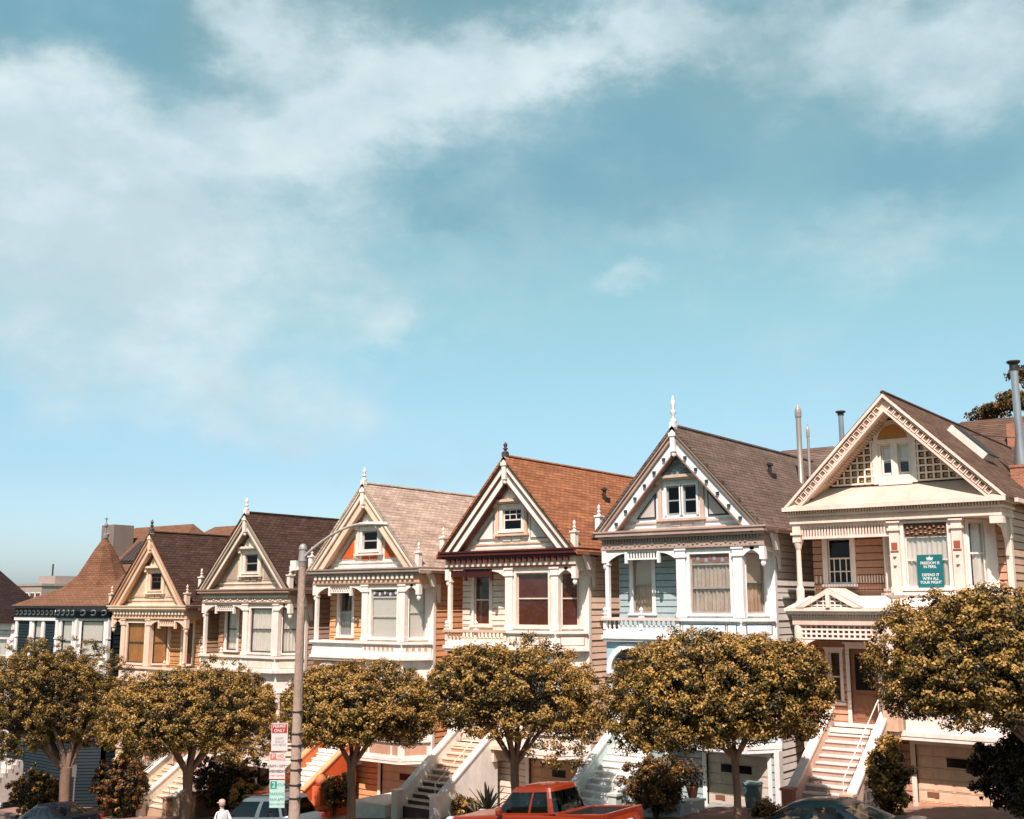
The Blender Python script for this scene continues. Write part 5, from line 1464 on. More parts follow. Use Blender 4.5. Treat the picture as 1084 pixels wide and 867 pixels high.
def vehicle(name, label, X, Y, paintm, L, Wd, belt, roofh, cab, zfront, zrear, pillars, cat='car', glassm=None, seats=None, group='cars parked along the far kerb', hoodx=None, roofpaint=None, lift=0, tint=None, bed=None, plate=True, lightz=None, bulge=.03):
    """cab = (belt front x, belt rear x, roof front x, roof rear x, belt half width, roof half width)"""
    z0 = street(X)+.06
    root = empty(name, (X, Y, z0), (0, -math.atan(.105), 0), label=label, cat=cat, group=group)
    n = 96; hw = Wd/2
    bf, br_, rf, rr, bw, rw = cab
    body = MB()
    cx = 0; a = L/2
    lower = [(.20+lift, .93, .90), (.32+lift, .985, .97), (.55+lift, 1.0, 1.0), (.72+lift*.8, 1.0, .995)]
    rings = []
    for z, sa, sb in lower:
        x, y, sx, sy = rloop(0, a*sa, hw*sb, n, 6, .10); rings.append(np.stack([x, y, np.full(n, z)], 1))
    def deck(x):
        # height of the shoulder line / hood / boot deck along the length
        xs_ = [-a, -a*.93, bf-.15, bf+.4, br_-.3, br_+.1, a*.95, a]; zs_ = [zfront-.16, zfront-.05, belt-.02, belt, belt, (zrear+belt)/2 if zrear < belt else zrear, zrear-.02, zrear-.10]
        return np.interp(x, xs_, zs_)
    x, y, sx, sy = rloop(0, a*.985, hw*.965, n, 6, .11); rings.append(np.stack([x, y, deck(x)-.05], 1))
    x, y, sx, sy = rloop(0, a*.955, hw*.925, n, 6, .11); rings.append(np.stack([x, y, deck(x)], 1))
    bc, ba = (bf+br_)/2, (br_-bf)/2; rc, ra = (rf+rr)/2, (rr-rf)/2
    gx, gy, gsx, gsy = rloop(bc, ba, bw, n, 5.5)
    if bed is None:
        mid = []
        for k in (.5,):
            xm = x*(1-k)+gx*k; ym = y*(1-k)+gy*k; rings.append(np.stack([xm, ym, deck(xm)+.02*(np.abs(gsy) < .6)], 1))
        rings.append(np.stack([gx, gy, deck(gx)+.01], 1))
    def loft(mb, A, B, mask=None):
        for i in range(n):
            j = (i+1) % n
            if mask is None or mask[i]: mb.face([A[i], A[j], B[j], B[i]])
    if bed is None:
        for A, B in zip(rings[:-1], rings[1:]): loft(body, A, B)
        body.face([tuple(p) for p in rings[0]][::-1])
    else:
        # pickup: hood-and-cab body, the bed is a separate open box
        zb0 = belt
        for A, B in zip(rings[:-1], rings[1:]): loft(body, A, B)
        body.face([tuple(p) for p in rings[0]][::-1])
        top = rings[-1]; gA = np.stack([gx, gy, np.full(n, belt+.01)], 1)
        fr = top.copy(); 
        # shoulder into the cab base for the front part, and a closed floor behind the cab
        k = .5
        for i in range(n):
            j = (i+1) % n
            if top[i][0] < br_+.02 or top[j][0] < br_+.02:
                body.face([top[i], top[j], gA[j], gA[i]])
    # greenhouse
    gh = []
    for f in (0, .07, .30, .6, .86, 1.0):
        bx = bc+(rc-bc)*f; aa = ba+(ra-ba)*f; ww = bw+(rw-bw)*f; bl = bulge*math.sin(math.pi*f)
        qx, qy, q1, q2 = rloop(bx, aa+bl*.6, ww+bl, n, 5.5-.9*f)
        zz = (deck(gx)+.01)*(1-f)+roofh*f if bed is None else np.full(n, belt+.01)*(1-f)+roofh*f
        if f == 1.0: zz = zz-.0
        gh.append(np.stack([qx, qy, zz], 1))
    mid1 = (gsx+np.roll(gsx, -1))/2; mid2 = (gsy+np.roll(gsy, -1))/2
    ws = (mid1 < -.90) & (np.abs(mid2) < .90); rw_ = (mid1 > .90) & (np.abs(mid2) < .88)
    side = np.zeros(n, bool)
    for lo, hi in pillars: side |= (np.abs(mid2) > .86) & (mid1 > lo) & (mid1 < hi)
    wind = {'windscreen': ws, 'rear_window': rw_, 'side_window': side}
    anyw = ws | rw_ | side
    for k in range(5):
        A, B = gh[k], gh[k+1]
        if k in (0, 4): loft(body, A, B)
        else: loft(body, A, B, ~anyw)
    # roof skin
    prev = gh[-1]
    for f, dz in ((.88, .035), (.6, .06), (.25, .075)):
        q = prev.copy(); c0 = np.array((rc, 0, 0)); base = gh[-1]
        q = np.stack([rc+(base[:, 0]-rc)*f, base[:, 1]*f, np.full(n, roofh+dz)], 1)
        loft(body, prev, q); prev = q
    body.face([tuple(p) for p in prev])
    bo = body.build('body', roofpaint or paintm, root, smooth=True)
    for xs_ in {(round(bf+.25, 2)), round((bf+br_)/2+.42, 2), round(br_-.15, 2)}:
        for sg in (-1, 1):
            pts = []
            for Rg in rings[1:6]:
                cand = [p for p in Rg if p[1]*sg > hw*.7]
                p = min(cand, key=lambda q: abs(q[0]-xs_)); pts.append((xs_, p[1]*1.0, p[2]))
            sm_ = MB(); sm_.tube(pts, .007, 4); sm_.build('door_seam', BLACK, bo)
    for nm, msk in wind.items():
        for sgn in ((0,) if nm != 'side_window' else (-1, 1)):
            w = MB()
            m2 = msk if sgn == 0 else msk & (mid2*sgn > 0)
            for k in (1, 2, 3): loft(w, gh[k]*np.array((1, .995, 1)), gh[k+1]*np.array((1, .995, 1)), m2)
            w.build(nm, glassm or CARGLASS, bo, smooth=True)
    # wheels, lamps, mirrors, bumper, plate
    wr = .33+lift*.35
    for sx_ in (-a*.63, a*.60):
        for sg in (-1, 1):
            y0 = sg*(hw-.10)
            t = MB(Matrix.Translation((sx_, y0, wr)) @ Matrix.Rotation(rad(90), 4, 'X'))
            t.lathe([(wr*.62, -.11), (wr*.95, -.11), (wr, -.07), (wr, .07), (wr*.95, .11), (wr*.62, .11)], (0, 0, 0), 28); wo = t.build('wheel', BLACK, root, smooth=True)
            t = MB(Matrix.Translation((sx_, y0, wr)) @ Matrix.Rotation(rad(90), 4, 'X')); t.lathe([(wr*.61, -.115), (wr*.5, -.09), (wr*.2, -.112), (.03, -.115), (.03, .115), (wr*.2, .112), (wr*.5, .09), (wr*.61, .115)], (0, 0, 0), 20); t.build('rim', METAL, wo, smooth=True)
            ar = MB(); pts = [(sx_+(wr+.07)*math.cos(math.pi*i/10), sg*(hw-.02), wr+(wr+.07)*math.sin(math.pi*i/10)) for i in range(11)]; ar.tube(pts, .055, 8); ar.build('wheel_arch', paintm, bo, smooth=True)
    for sg in (-1, 1):
        h = MB(); h.lathe([(0, -.05), (.10, -.03), (.12, .05), (.12, .2)], (0, 0, 0), 12)
        h = MB(Matrix.Translation((-a*.93, sg*hw*.74, zfront-.16)) @ Matrix.Rotation(rad(-90), 4, 'Y') @ Matrix.Scale(1.4, 4, (0, 1, 0)))
        h.lathe([(.12, -.12), (.12, .03), (.09, .07), (0, .09)], (0, 0, 0), 14); h.build('headlight', paint('lamp_glass', (.7, .72, .72), rough=.1, var=0, bump=0), root, smooth=True)
        zl = lightz or zrear-.17
        l = MB(); l.box(a*.87, a*.957, sg*hw*.80-.08, sg*hw*.80+.08, zl-.09, zl+.09); ob = l.build('tail_lamp', paint('tail_lamp_red', (.25, .015, .012), rough=.15, var=.03, bump=0, spec=.5), root)
        md = ob.modifiers.new('Bevel', 'BEVEL'); md.width = .035; md.segments = 3
        m = MB(); m.box(bf+.36, bf+.50, sg*(hw*.98), sg*(hw*.98+.17), belt+.02, belt+.17) if sg > 0 else m.box(bf+.36, bf+.50, -(hw*.98+.17), -(hw*.98), belt+.02, belt+.17)
        ob = m.build('wing_mirror', roofpaint or paintm, root); md = ob.modifiers.new('Bevel', 'BEVEL'); md.width = .04; md.segments = 3
        hd = MB(); hx = (bf+br_)/2+.15; hd.box(hx, hx+.2, sg*(hw*.985)-.02, sg*(hw*.985)+.02, belt-.17, belt-.13); hd.build('door_handle', METAL if tint is None else tint, root)
    b = MB(); b.box(a*.9, a+.035, -hw*.86, hw*.86, .34+lift, .52+lift); ob = b.build('bumper', paintm, root); md = ob.modifiers.new('Bevel', 'BEVEL'); md.width = .05; md.segments = 3
    b = MB(); b.box(-a-.035, -a*.9, -hw*.80, hw*.80, .34+lift, .52+lift); ob = b.build('bumper', paintm, root); md = ob.modifiers.new('Bevel', 'BEVEL'); md.width = .05; md.segments = 3
    if plate:
        p = MB(); p.box(a*.96, a+.012, -.16, .16, zrear-.33, zrear-.17); p.build('number_plate', paint('plate_white', (.75, .74, .72)), root)
    sm = seats or paint('dark_seat', (.05, .045, .04))
    s = MB()
    for xx in (bc-.45, bc+.28):
        for yy in (-.36, .36):
            s.box(xx-.05, xx+.45, yy-.24, yy+.24, .40+lift, .58+lift); s.box(xx+.38, xx+.54, yy-.24, yy+.24, .55+lift, belt+.12); s.box(xx+.42, xx+.52, yy-.13, yy+.13, belt+.12, belt+.30)
    ob = s.build('seats', sm, root)
    d = MB(); d.box(bf+.25, bf+.6, -bw*.9, bw*.9, .6+lift, belt-.02); st_ = [(bf+.82, -.36+.17*math.cos(t), belt+.0+.17*math.sin(t)) for t in np.linspace(0, 6.28, 16)]; d.tube(st_, .016, 5, cap=False)
    d.build('dashboard', sm, root)
    return root, bo

RED = carpaint('orange red car paint', (.20, .024, .007), coat=.4)
# pickup truck
tr, tb = vehicle('pickup_truck', 'orange red extended cab pickup truck parked below the cream house', -18.2, 25.2, RED, 5.6, 1.86, 1.18, 1.83, (-1.05, 1.10, -.42, .92, .80, .66), 1.17, 1.16, [(-.80, .13), (.26, .74)], cat='pickup truck', lift=.20, bed=True, glassm=CARGLASS, tint=RED, lightz=1.0, plate=True)
b = MB(); z = 1.18; xa, xb, w = 1.12, 2.66, .865
for sg in (-1, 1): b.box(xa, xb, min(sg*w, sg*(w-.09)), max(sg*w, sg*(w-.09)), .6, z+.035)
b.box(xa, xa+.05, -w, w, .6, z+.033)
b.box(xa+.05, xb, -w+.09, w-.09, .55, .75)
bo = b.build('bed_wall', RED, tr); md = bo.modifiers.new('Bevel', 'BEVEL'); md.width = .025; md.segments = 2
b = MB(); b.box(2.60, 2.70, -w, w, .62, z+.045); tg = b.build('tailgate', RED, tr); md = tg.modifiers.new('Bevel', 'BEVEL'); md.width = .025; md.segments = 2
b = MB(); u0, u1, v = xa+.055, 2.595, w-.095; b.box(u0, u1, -v, v, .752, .77); b.box(u0, u1, -v, -v+.02, .77, z); b.box(u0, u1, v-.02, v, .77, z); b.box(u0, u0+.02, -v+.02, v-.02, .77, z); b.box(u1-.02, u1, -v+.02, v-.02, .77, z); b.build('bed_liner', BLACK, tr)
b = MB(); b.box(2.69, 2.715, -.18, .18, .98, 1.06); b.build('tailgate_handle', BLACK, tg)
# silver SUV
SILVER = carpaint('silver blue car paint', (.15, .19, .205), coat=.5, metal=.35, rough=.35)
sv, sb = vehicle('parked_suv', 'silver blue hatchback car with roof rails parked behind the lamp post', -29.45, 25.2, SILVER, 4.4, 1.8, 1.03, 1.62, (-1.25, 1.98, -.35, 1.62, .80, .62), .92, 1.05, [(-.86, .12), (.20, .80)], glassm=CARGLASS, lightz=.93, tint=SILVER)
r = MB()
for sg in (-1, 1): r.tube([(-.3, sg*.57, 1.66), (-.2, sg*.57, 1.72), (1.3, sg*.57, 1.72), (1.4, sg*.57, 1.66)], .02, 6)
r.build('roof_rail', DMETAL, sv)
# dark teal sedan on the right
TEALP = carpaint('dark teal car paint', (.0015, .010, .013), coat=.25)
vehicle('parked_car', 'dark teal sedan with tan interior parked before the peach house stairs', -10.3, 25.2, TEALP, 4.7, 1.78, .98, 1.40, (-1.45, 1.55, -.55, .72, .80, .58), .86, 1.0, [(-.86, -.06), (.04, .66)], glassm=CARGLASS_CLEAR, seats=paint('tan_seat', (.46, .34, .25)), tint=TEALP)
# dark blue sedan on the left
NAVY = carpaint('black blue car paint', (.005, .007, .011), coat=.5)
nv, nb = vehicle('parked_car', 'black blue sedan with chrome window line at the lower left corner', -41.9, 25.2, NAVY, 4.6, 1.78, .96, 1.40, (-1.40, 1.60, -.50, .80, .80, .58), .84, 1.0, [(-.86, -.02), (.07, .66)], glassm=CARGLASS_CLEAR)

# ------------------------------------------------------------------ lamp post with signs
def text_mesh(body, size, M, mat, name, parent, align='CENTER', bold=0, squeeze=1.0):
    cu = bpy.data.curves.new('t', 'FONT'); cu.body = body; cu.size = size; cu.align_x = align; cu.align_y = 'CENTER'; cu.offset = bold; cu.space_line = .95
    o = bpy.data.objects.new('t', cu); COL.objects.link(o)
    dg = bpy.context.evaluated_depsgraph_get(); me = bpy.data.meshes.new_from_object(o.evaluated_get(dg)); bpy.data.objects.remove(o); bpy.data.curves.remove(cu)
    me.transform(M @ Matrix.Rotation(rad(90), 4, 'X') @ Matrix.Diagonal((squeeze, 1, 1, 1))); me.materials.clear(); me.materials.append(mat)
    me.name = name
    ob = bpy.data.objects.new(name, me); COL.objects.link(ob); ob.parent = parent
    return ob

px, py = -13.80, 12.4; g = street(px)+.17
post = empty('street_lamp', (px, py, g), label='weathered concrete lamp post with long curved arm over the street', cat='street lamp')
CONC = paint('lamp concrete', (.36, .27, .22), rough=.9, var=.30, scale=4, bump=.8, spec=.1)
H = .72-g
m = MB(); m.lathe([(.17, 0), (.17, .5), (.105, .6), (.058, H), (.058, H+.002)], (0, 0, 0), 20); m.build('post', CONC, post, smooth=True)
m = MB(); m.lathe([(.064, H-.09), (.066, H-.02), (.072, H-.01), (.070, H), (.058, H+.17), (.068, H+.175), (.068, H+.19), (.058, H+.235), (.035, H+.265), (.0, H+.275)], (0, 0, 0), 20); cap = m.build('cap', paint('grey lamp cap', (.34, .32, .31), rough=.5, metal=.3, var=.2), post, smooth=True)
ARMM = paint('pale lamp arm', (.50, .46, .42), rough=.5, metal=.2)
m = MB(); pts = []
for i in range(13):
    t = i/12; pts.append((.05+1.36*t, .0, H+.06+.48*math.sin(t*math.pi/2)**.9))
m.tube(pts, [.026-.006*i/12 for i in range(13)], 8); ar = m.build('arm', ARMM, post, smooth=True)
m = MB(); e = pts[-1]
secs = [(-.10, .028, .028), (0, .04, .036), (.12, .06, .042), (.34, .08, .048), (.46, .068, .038), (.50, .03, .02)]
vs = []; fs = []; nn = 12
for dx, w, h in secs:
    for k in range(nn):
        t = 2*math.pi*k/nn; vs.append((e[0]+dx, w*math.cos(t), e[2]-.01+(h if math.sin(t) > 0 else h*.75)*math.sin(t)-.05*dx))
for i in range(len(secs)-1):
    for k in range(nn): fs.append((i*nn+k, i*nn+(k+1) % nn, (i+1)*nn+(k+1) % nn, (i+1)*nn+k))
fs += [tuple(range(nn))[::-1], tuple((len(secs)-1)*nn+k for k in range(nn))]
m.faces(vs, fs); lh = m.build('lamp_head', paint('lamp_head grey', (.55, .52, .48), rough=.45), ar, smooth=True)
m = MB(); m.lathe([(0, -.03), (.05, -.022), (.06, 0)], (e[0]+.28, 0, e[2]-.058), 12); m.build('lens', paint('lamp_glass', (.7, .72, .72), rough=.1, var=0, bump=0), lh, smooth=True)
m = MB(); m.box(-.24, -.11, -.05, .07, H-.16, H-.0); m.tube([(-.17, 0, H-.16), (-.17, 0, H-.24)], .010, 6); m.box(-.12, -.05, -.02, .02, H-.15, H-.11); m.build('sensor_box', WHITE, post)
for z in (-1.68, -2.02, -2.2, -2.42, -2.57, -2.8, -3.0):
    m = MB(); zz = z-g; rr = .105+(.058-.105)*(zz-.6)/(H-.6)
    m.lathe([(rr+.003, -.012), (rr+.008, -.012), (rr+.008, .012), (rr+.003, .012)], (0, 0, zz), 16); m.box(rr-.01, rr+.03, -.03, .03, -.02+zz, .02+zz); m.build('steel_band', DMETAL, post)
# three signs, each a plate turned a little toward the camera
SG_W = paint('sign_white', (.60, .56, .55), rough=.4, var=.06); SG_R = paint('sign_red', (.36, .035, .03), rough=.4, var=.08); SG_G = paint('sign_green', (.02, .26, .23), rough=.4); SG_PALE = paint('sign_pale_green', (.42, .60, .57), rough=.4, var=.06); SG_GREY = paint('sign_grey_text', (.34, .32, .32)); SG_B = paint('sign_dark_text', (.07, .06, .06)); SG_LR = paint('sign_orange_red', (.62, .16, .11))
def sign(name, label, z0, z1, xo, w, build):
    zc = (z0+z1)/2
    r = empty(name, (px+xo, py-.14, zc), (0, rad(-1.2), rad(31)), label=label, cat='street sign', group='parking signs on the lamp post')
    h = z1-z0; m = MB(); m.box(-w/2, w/2, 0, .006, -h/2, h/2); p = m.build('plate', SG_W, r)
    ob = p; md = ob.modifiers.new('Bevel', 'BEVEL'); md.width = .002
    m = MB(); m.box(.02, w/2+.16, .007, .02, h*.28, h*.34); m.box(.02, w/2+.16, .007, .02, -h*.34, -h*.28); m.build('bracket', DMETAL, r)
    build(r, w, h)
A_ = lambda x, z, y=-.004: Matrix.Translation((x, y, z))
def quad(r, nm, x0, x1, z0, z1, mat, y=-.003):
    m = MB(); m.box(x0, x1, y, -.0003, z0, z1); return m.build(nm, mat, r)
def s1(r, w, h):
    quad(r, 'header', -w/2+.012, w/2-.012, h/2-.155, h/2-.012, SG_R)
    text_mesh('PERMIT\nONLY', .072, A_(0, h/2-.085, -.0045), SG_W, 'lettering', r, bold=.0015, squeeze=.92)
    text_mesh('EXEMPT\nVEHICLES\nWITH PERMIT', .052, A_(0, -.07), SG_GREY, 'lettering', r, squeeze=.72)
    for k in (0,): quad(r, 'border', -w/2+.006, w/2-.006, -h/2+.006, -h/2+.012, SG_R)
def s2(r, w, h):
    quad(r, 'symbol_panel', -w/2+.015, -w/2+.11, h/2-.12, h/2-.02, SG_LR)
    text_mesh('P', .09, A_(-w/2+.062, h/2-.07, -.0045), SG_W, 'lettering', r, bold=.002)
    text_mesh('NO', .07, A_(.055, h/2-.06), SG_LR, 'lettering', r, bold=.001, squeeze=.9)
    text_mesh('PARKING', .05, A_(.055, h/2-.115), SG_LR, 'lettering', r, squeeze=.72)
    text_mesh('9AM-11AM', .066, A_(0, -.005), SG_B, 'lettering', r, squeeze=.80)
    text_mesh('WEDNESDAY', .058, A_(0, -.085), SG_B, 'lettering', r, squeeze=.78, bold=.001)
    text_mesh('STREET CLEANING', .036, A_(0, -.15), SG_LR, 'lettering', r, squeeze=.78)
    quad(r, 'border', -w/2+.006, w/2-.006, -h/2+.006, -h/2+.012, SG_LR)
def s3(r, w, h):
    quad(r, 'face', -w/2+.004, w/2-.004, -h/2+.004, h/2-.004, SG_PALE, y=-.002)
    quad(r, 'symbol_panel', -w/2+.015, -w/2+.12, h/2-.13, h/2-.015, SG_G, y=-.004)
    text_mesh('2', .12, A_(-w/2+.068, h/2-.073, -.0055), SG_PALE, 'lettering', r, bold=.003)
    text_mesh('HOUR', .066, A_(.06, h/2-.07, -.0045), SG_G, 'lettering', r, squeeze=.78)
    text_mesh('PARKING', .066, A_(0, .0, -.0045), SG_G, 'lettering', r, squeeze=.86)
    text_mesh('9AM-6PM', .066, A_(0, -.085, -.0045), SG_G, 'lettering', r, squeeze=.86)
    text_mesh('MON THRU FRI', .042, A_(0, -.155, -.0045), SG_G, 'lettering', r, squeeze=.86)
sign('parking_sign', 'red and white permit only sign, topmost of the three on the lamp post', -2.30, -1.86, -.25, .27, s1)
sign('parking_sign', 'white street cleaning no parking sign, middle one on the lamp post', -2.73, -2.31, -.28, .26, s2)
sign('parking_sign', 'pale green 2 hour parking sign, lowest on the lamp post', -3.16, -2.74, -.26, .25, s3)

# poster in the peach house bay window
Zp = street(-11.3)
po = empty('poster', (-11.3+1.02, 34-.012, Zp+6.98), label='teal poster with white crown and lettering in the peach house window', cat='poster')
m = MB(); m.box(-.375, .375, .0, .008, -.50, .47); m.build('sheet', paint('poster teal', (.012, .145, .16), rough=.5, var=.03), po)
PW = paint('poster white', (.74, .78, .76), var=.02)
text_mesh('FREEDOM IS\nIN PERIL', .115, A_(0, .165, -.003), PW, 'lettering', po, bold=.002, squeeze=.9)
text_mesh('DEFEND IT\nWITH ALL\nYOUR MIGHT', .115, A_(0, -.24, -.003), PW, 'lettering', po, bold=.002, squeeze=.9)
m = MB()
m.prism([(-.085, .33), (.085, .33), (.10, .40), (.05, .375), (0, .42), (-.05, .375), (-.10, .40)], -.004, -.001); m.box(-.085, .085, -.004, -.001, .305, .322)
m.lathe([(0, -.014), (.014, 0), (0, .014)], (0, -.003, .43), 6)
m.build('crown_emblem', PW, po)

# wheelie bin by the blue house garage
root = empty('wheelie_bin', (-15.9, 33.2, street(-15.75)+.17), label='grey teal wheeled bin in front of the blue house garage door', cat='bin')
m = MB(); m.faces([(-.24, -.25, .06), (.24, -.25, .06), (.24, .25, .06), (-.24, .25, .06), (-.30, -.33, 1.0), (.30, -.33, 1.0), (.30, .33, 1.0), (-.30, .33, 1.0)], [(0, 3, 2, 1), (0, 1, 5, 4), (1, 2, 6, 5), (2, 3, 7, 6), (3, 0, 4, 7), (4, 5, 6, 7)]); m.build('body', paint('bin plastic', (.12, .19, .20), rough=.5), root)
m = MB(); m.prism([(-.38, 1.0), (.38, 1.0), (.36, 1.06), (.2, 1.12), (-.2, 1.12), (-.36, 1.06)], -.32, .32, 'yz'); m.build('lid', paint('bin lid', (.14, .22, .23), rough=.5), root)
root.scale = (.72, .72, .74)
for sg in (-1, 1):
    m = MB(Matrix.Translation((sg*.27, .24, .1)) @ Matrix.Rotation(rad(90), 4, 'Y')); m.lathe([(.1, -.025), (.1, .025)], (0, 0, 0), 14); m.build('wheel', BLACK, root)
# terracotta ball on the orange stair newel, kept as a garden ornament
root = empty('ball_ornament', (-32.95, 30.9, street(-33)+1.35), label='orange ball ornament on a plinth behind the silver car', cat='ornament')
m = MB(); m.lathe([(.0, .0), (.12, .02), (.2, .12), (.22, .22), (.2, .32), (.12, .42), (0, .44)], (0, 0, 0), 16); m.build('ball', paint('orange ball', (.58, .16, .07)), root, smooth=True)
m = MB(); m.box(-.22, .22, -.22, .22, -1.3, .0); m.build('plinth', ORANGEW, root)
# slim sign post under the big tree
root = empty('sign_post', (-44.2, 27.4, street(-44.2)+.17), label='thin grey metal post standing right of the biggest street tree', cat='post')
m = MB(); m.tube([(0, 0, -.2), (0, 0, 2.6)], .03, 8); m.build('pole', METAL, root)
m = MB(); m.box(-.16, .16, -.045, -.035, 2.1, 2.58); m.build('plate', METAL, root)

# ------------------------------------------------------------------ the man in the white shirt
def person():
    X, Y = -29.3, 23.35; g = street(X)+.06
    root = empty('person', (X, Y, g), (0, 0, rad(0)), label='man in white shirt and pale pink cap walking past the silver car', cat='person')
    # skin skeleton: walks to the left (-x)
    J = dict(pelvis=(0, 0, .95), belly=(0, 0, 1.10), chest=(-.02, 0, 1.32), neck0=(-.02, 0, 1.49), neck=(-.035, 0, 1.56), head0=(-.05, 0, 1.64), head=(-.055, 0, 1.73), crown=(-.045, 0, 1.80))
    R = dict(pelvis=.155, belly=.15, chest=.16, neck0=.085, neck=.058, head0=.085, head=.098, crown=.07)
    E_ = [('pelvis', 'belly'), ('belly', 'chest'), ('chest', 'neck0'), ('neck0', 'neck'), ('neck', 'head0'), ('head0', 'head'), ('head', 'crown')]
    def add(k, p, r, par): J[k] = p; R[k] = r; E_.append((par, k))
    for s, sg in (('r', 1), ('l', -1)):
        st = .22*sg
        add('hip'+s, (0, sg*.10, .90), .11, 'pelvis'); add('knee'+s, (-st*.75-.02, sg*.10, .50), .065, 'hip'+s); add('ank'+s, (-st*.9+.10, sg*.10, .09), .043, 'knee'+s); add('toe'+s, (-st*.9-.10, sg*.11, .04), .036, 'ank'+s)
        add('sh'+s, (-.01, sg*.20, 1.43), .072, 'chest'); add('elb'+s, (st*.5+.03, sg*.27, 1.14), .048, 'sh'+s); add('wri'+s, (st*.9-.06, sg*.27, .90), .033, 'elb'+s); add('palm'+s, (st*.98-.09, sg*.265, .83), .033, 'wri'+s)
        for f in range(4):
            ln = (.075, .085, .08, .062)[f]; add('f%d%s' % (f, s), (st*.98-.10-.02*(1.5-f)*1.0, sg*.262, .80), .011, 'palm'+s); add('g%d%s' % (f, s), (st*.98-.115-.022*(1.5-f), sg*.25, .80-ln), .008, 'f%d%s' % (f, s))
        add('th'+s, (st*.98-.14, sg*.255, .83), .011, 'palm'+s); add('ti'+s, (st*.98-.16, sg*.245, .785), .009, 'th'+s)
    names = list(J); ix = {k: i for i, k in enumerate(names)}
    me = bpy.data.meshes.new('body'); me.from_pydata([J[k] for k in names], [(ix[a], ix[b]) for a, b in E_], []); 
    o = bpy.data.objects.new('body', me); COL.objects.link(o)
    sk = o.modifiers.new('Skin', 'SKIN'); sk.use_smooth_shade = True
    for k in names:
        v = me.skin_vertices[0].data[ix[k]]; r = R[k]
        v.radius = (r*.82, r*1.25) if k in ('pelvis', 'belly') else ((r*.8, r*1.2) if k == 'chest' else (r, r)); v.use_root = k == 'pelvis'
    sb_ = o.modifiers.new('Subsurf', 'SUBSURF'); sb_.levels = 2; sb_.render_levels = 2
    dg = bpy.context.evaluated_depsgraph_get(); m2 = bpy.data.meshes.new_from_object(o.evaluated_get(dg)); bpy.data.objects.remove(o)
    SKIN = paint('skin', (.55, .30, .22), var=.05, bump=0, rough=.5); SHIRT = paint('white shirt', (.76, .76, .77), var=.10, scale=5, rough=.85); TROU = paint('dark trousers', (.05, .055, .075), var=.1, rough=.9); SHOE = paint('brown shoe', (.06, .035, .025))
    m2.materials.clear()
    for m in (SKIN, SHIRT, TROU, SHOE): m2.materials.append(m)
    root.scale = (.95, .95, .955)
    for p in m2.polygons:
        c = p.center; p.use_smooth = True
        if c.z < .085: p.material_index = 3
        elif c.z < .96 and abs(c.y) < .215: p.material_index = 2
        elif c.z < 1.515 and not (abs(c.y) > .215 and c.z < .92): p.material_index = 1
        else: p.material_index = 0
    m2.name = 'body'; b = bpy.data.objects.new('body', m2); COL.objects.link(b); b.parent = root
    # shirt collar, hem, cap with brim, ears, hair
    m = MB(); m.lathe([(.082, 0), (.075, .05), (.068, .055), (.07, 0)], (-.028, 0, 1.49), 16); m.build('collar', SHIRT, b, smooth=True)
    m = MB(Matrix.Translation((-.01, 0, .90)) @ Matrix.Scale(.80, 4, (1, 0, 0))); m.lathe([(.215, 0), (.20, .1), (.19, .2), (.18, .2), (.2, 0)], (0, 0, 0), 20); m.build('shirt_hem', SHIRT, b, smooth=True)
    CAP = paint('pale pink cap', (.66, .36, .30), var=.08)
    m = MB(Matrix.Translation((-.05, 0, 1.745)) @ Matrix.Scale(1.12, 4, (1, 0, 0))); m.lathe([(.104, -.015), (.105, .03), (.092, .075), (.055, .108), (0, .118)], (0, 0, 0), 18)
    m.M = Matrix.Translation((-.05, 0, 1.74)); m.prism([(-.09, -.09), (-.17, -.075), (-.205, 0), (-.17, .075), (-.09, .09)], -.008, .006, 'xy'); m.build('cap', CAP, root, smooth=True)
    m = MB()
    for sg in (-1, 1):
        m.M = Matrix.Translation((-.045, sg*.098, 1.69)) @ Matrix.Scale(.4, 4, (0, 1, 0)); m.lathe([(0, -.03), (.02, -.015), (.024, .01), (.012, .032), (0, .035)], (0, 0, 0), 8)
    m.M = Matrix.Translation((-.148, 0, 1.68)); m.lathe([(0, -.03), (.02, -.022), (.012, .01), (0, .03)], (0, 0, 0), 8)
    m.build('ears_and_nose', SKIN, b, smooth=True)
    m = MB()
    for sg in (-1, 1): m.M = Matrix.Translation((-.138, sg*.034, 1.705)); m.lathe([(0, -.010), (.011, 0), (0, .010)], (0, 0, 0), 8)
    m.M = Matrix.Translation((-.138, 0, 1.632)); m.box(-.006, .006, -.025, .025, -.004, .004)
    m.build('eyes_and_mouth', paint('dark eye', (.05, .025, .02)), b)
    m = MB(Matrix.Translation((-.035, 0, 1.70))); m.lathe([(.092, -.04), (.101, -.01), (.103, .04)], (.006, 0, 0), 16); m.build('hair', paint('grey hair', (.35, .30, .27)), b, smooth=True)
person()

# ------------------------------------------------------------------ sky, sun, camera
SUN_AZ, SUN_EL = 26, 53
tosun = Vector((math.sin(rad(SUN_AZ))*math.cos(rad(SUN_EL)), -math.cos(rad(SUN_AZ))*math.cos(rad(SUN_EL)), math.sin(rad(SUN_EL))))
sl = bpy.data.lights.new('sun', 'SUN'); sl.energy = 5.0; sl.angle = rad(.5); sl.color = (1.0, .815, .745)
so = bpy.data.objects.new('sun', sl); COL.objects.link(so); so.rotation_euler = tosun.to_track_quat('Z', 'Y').to_euler()

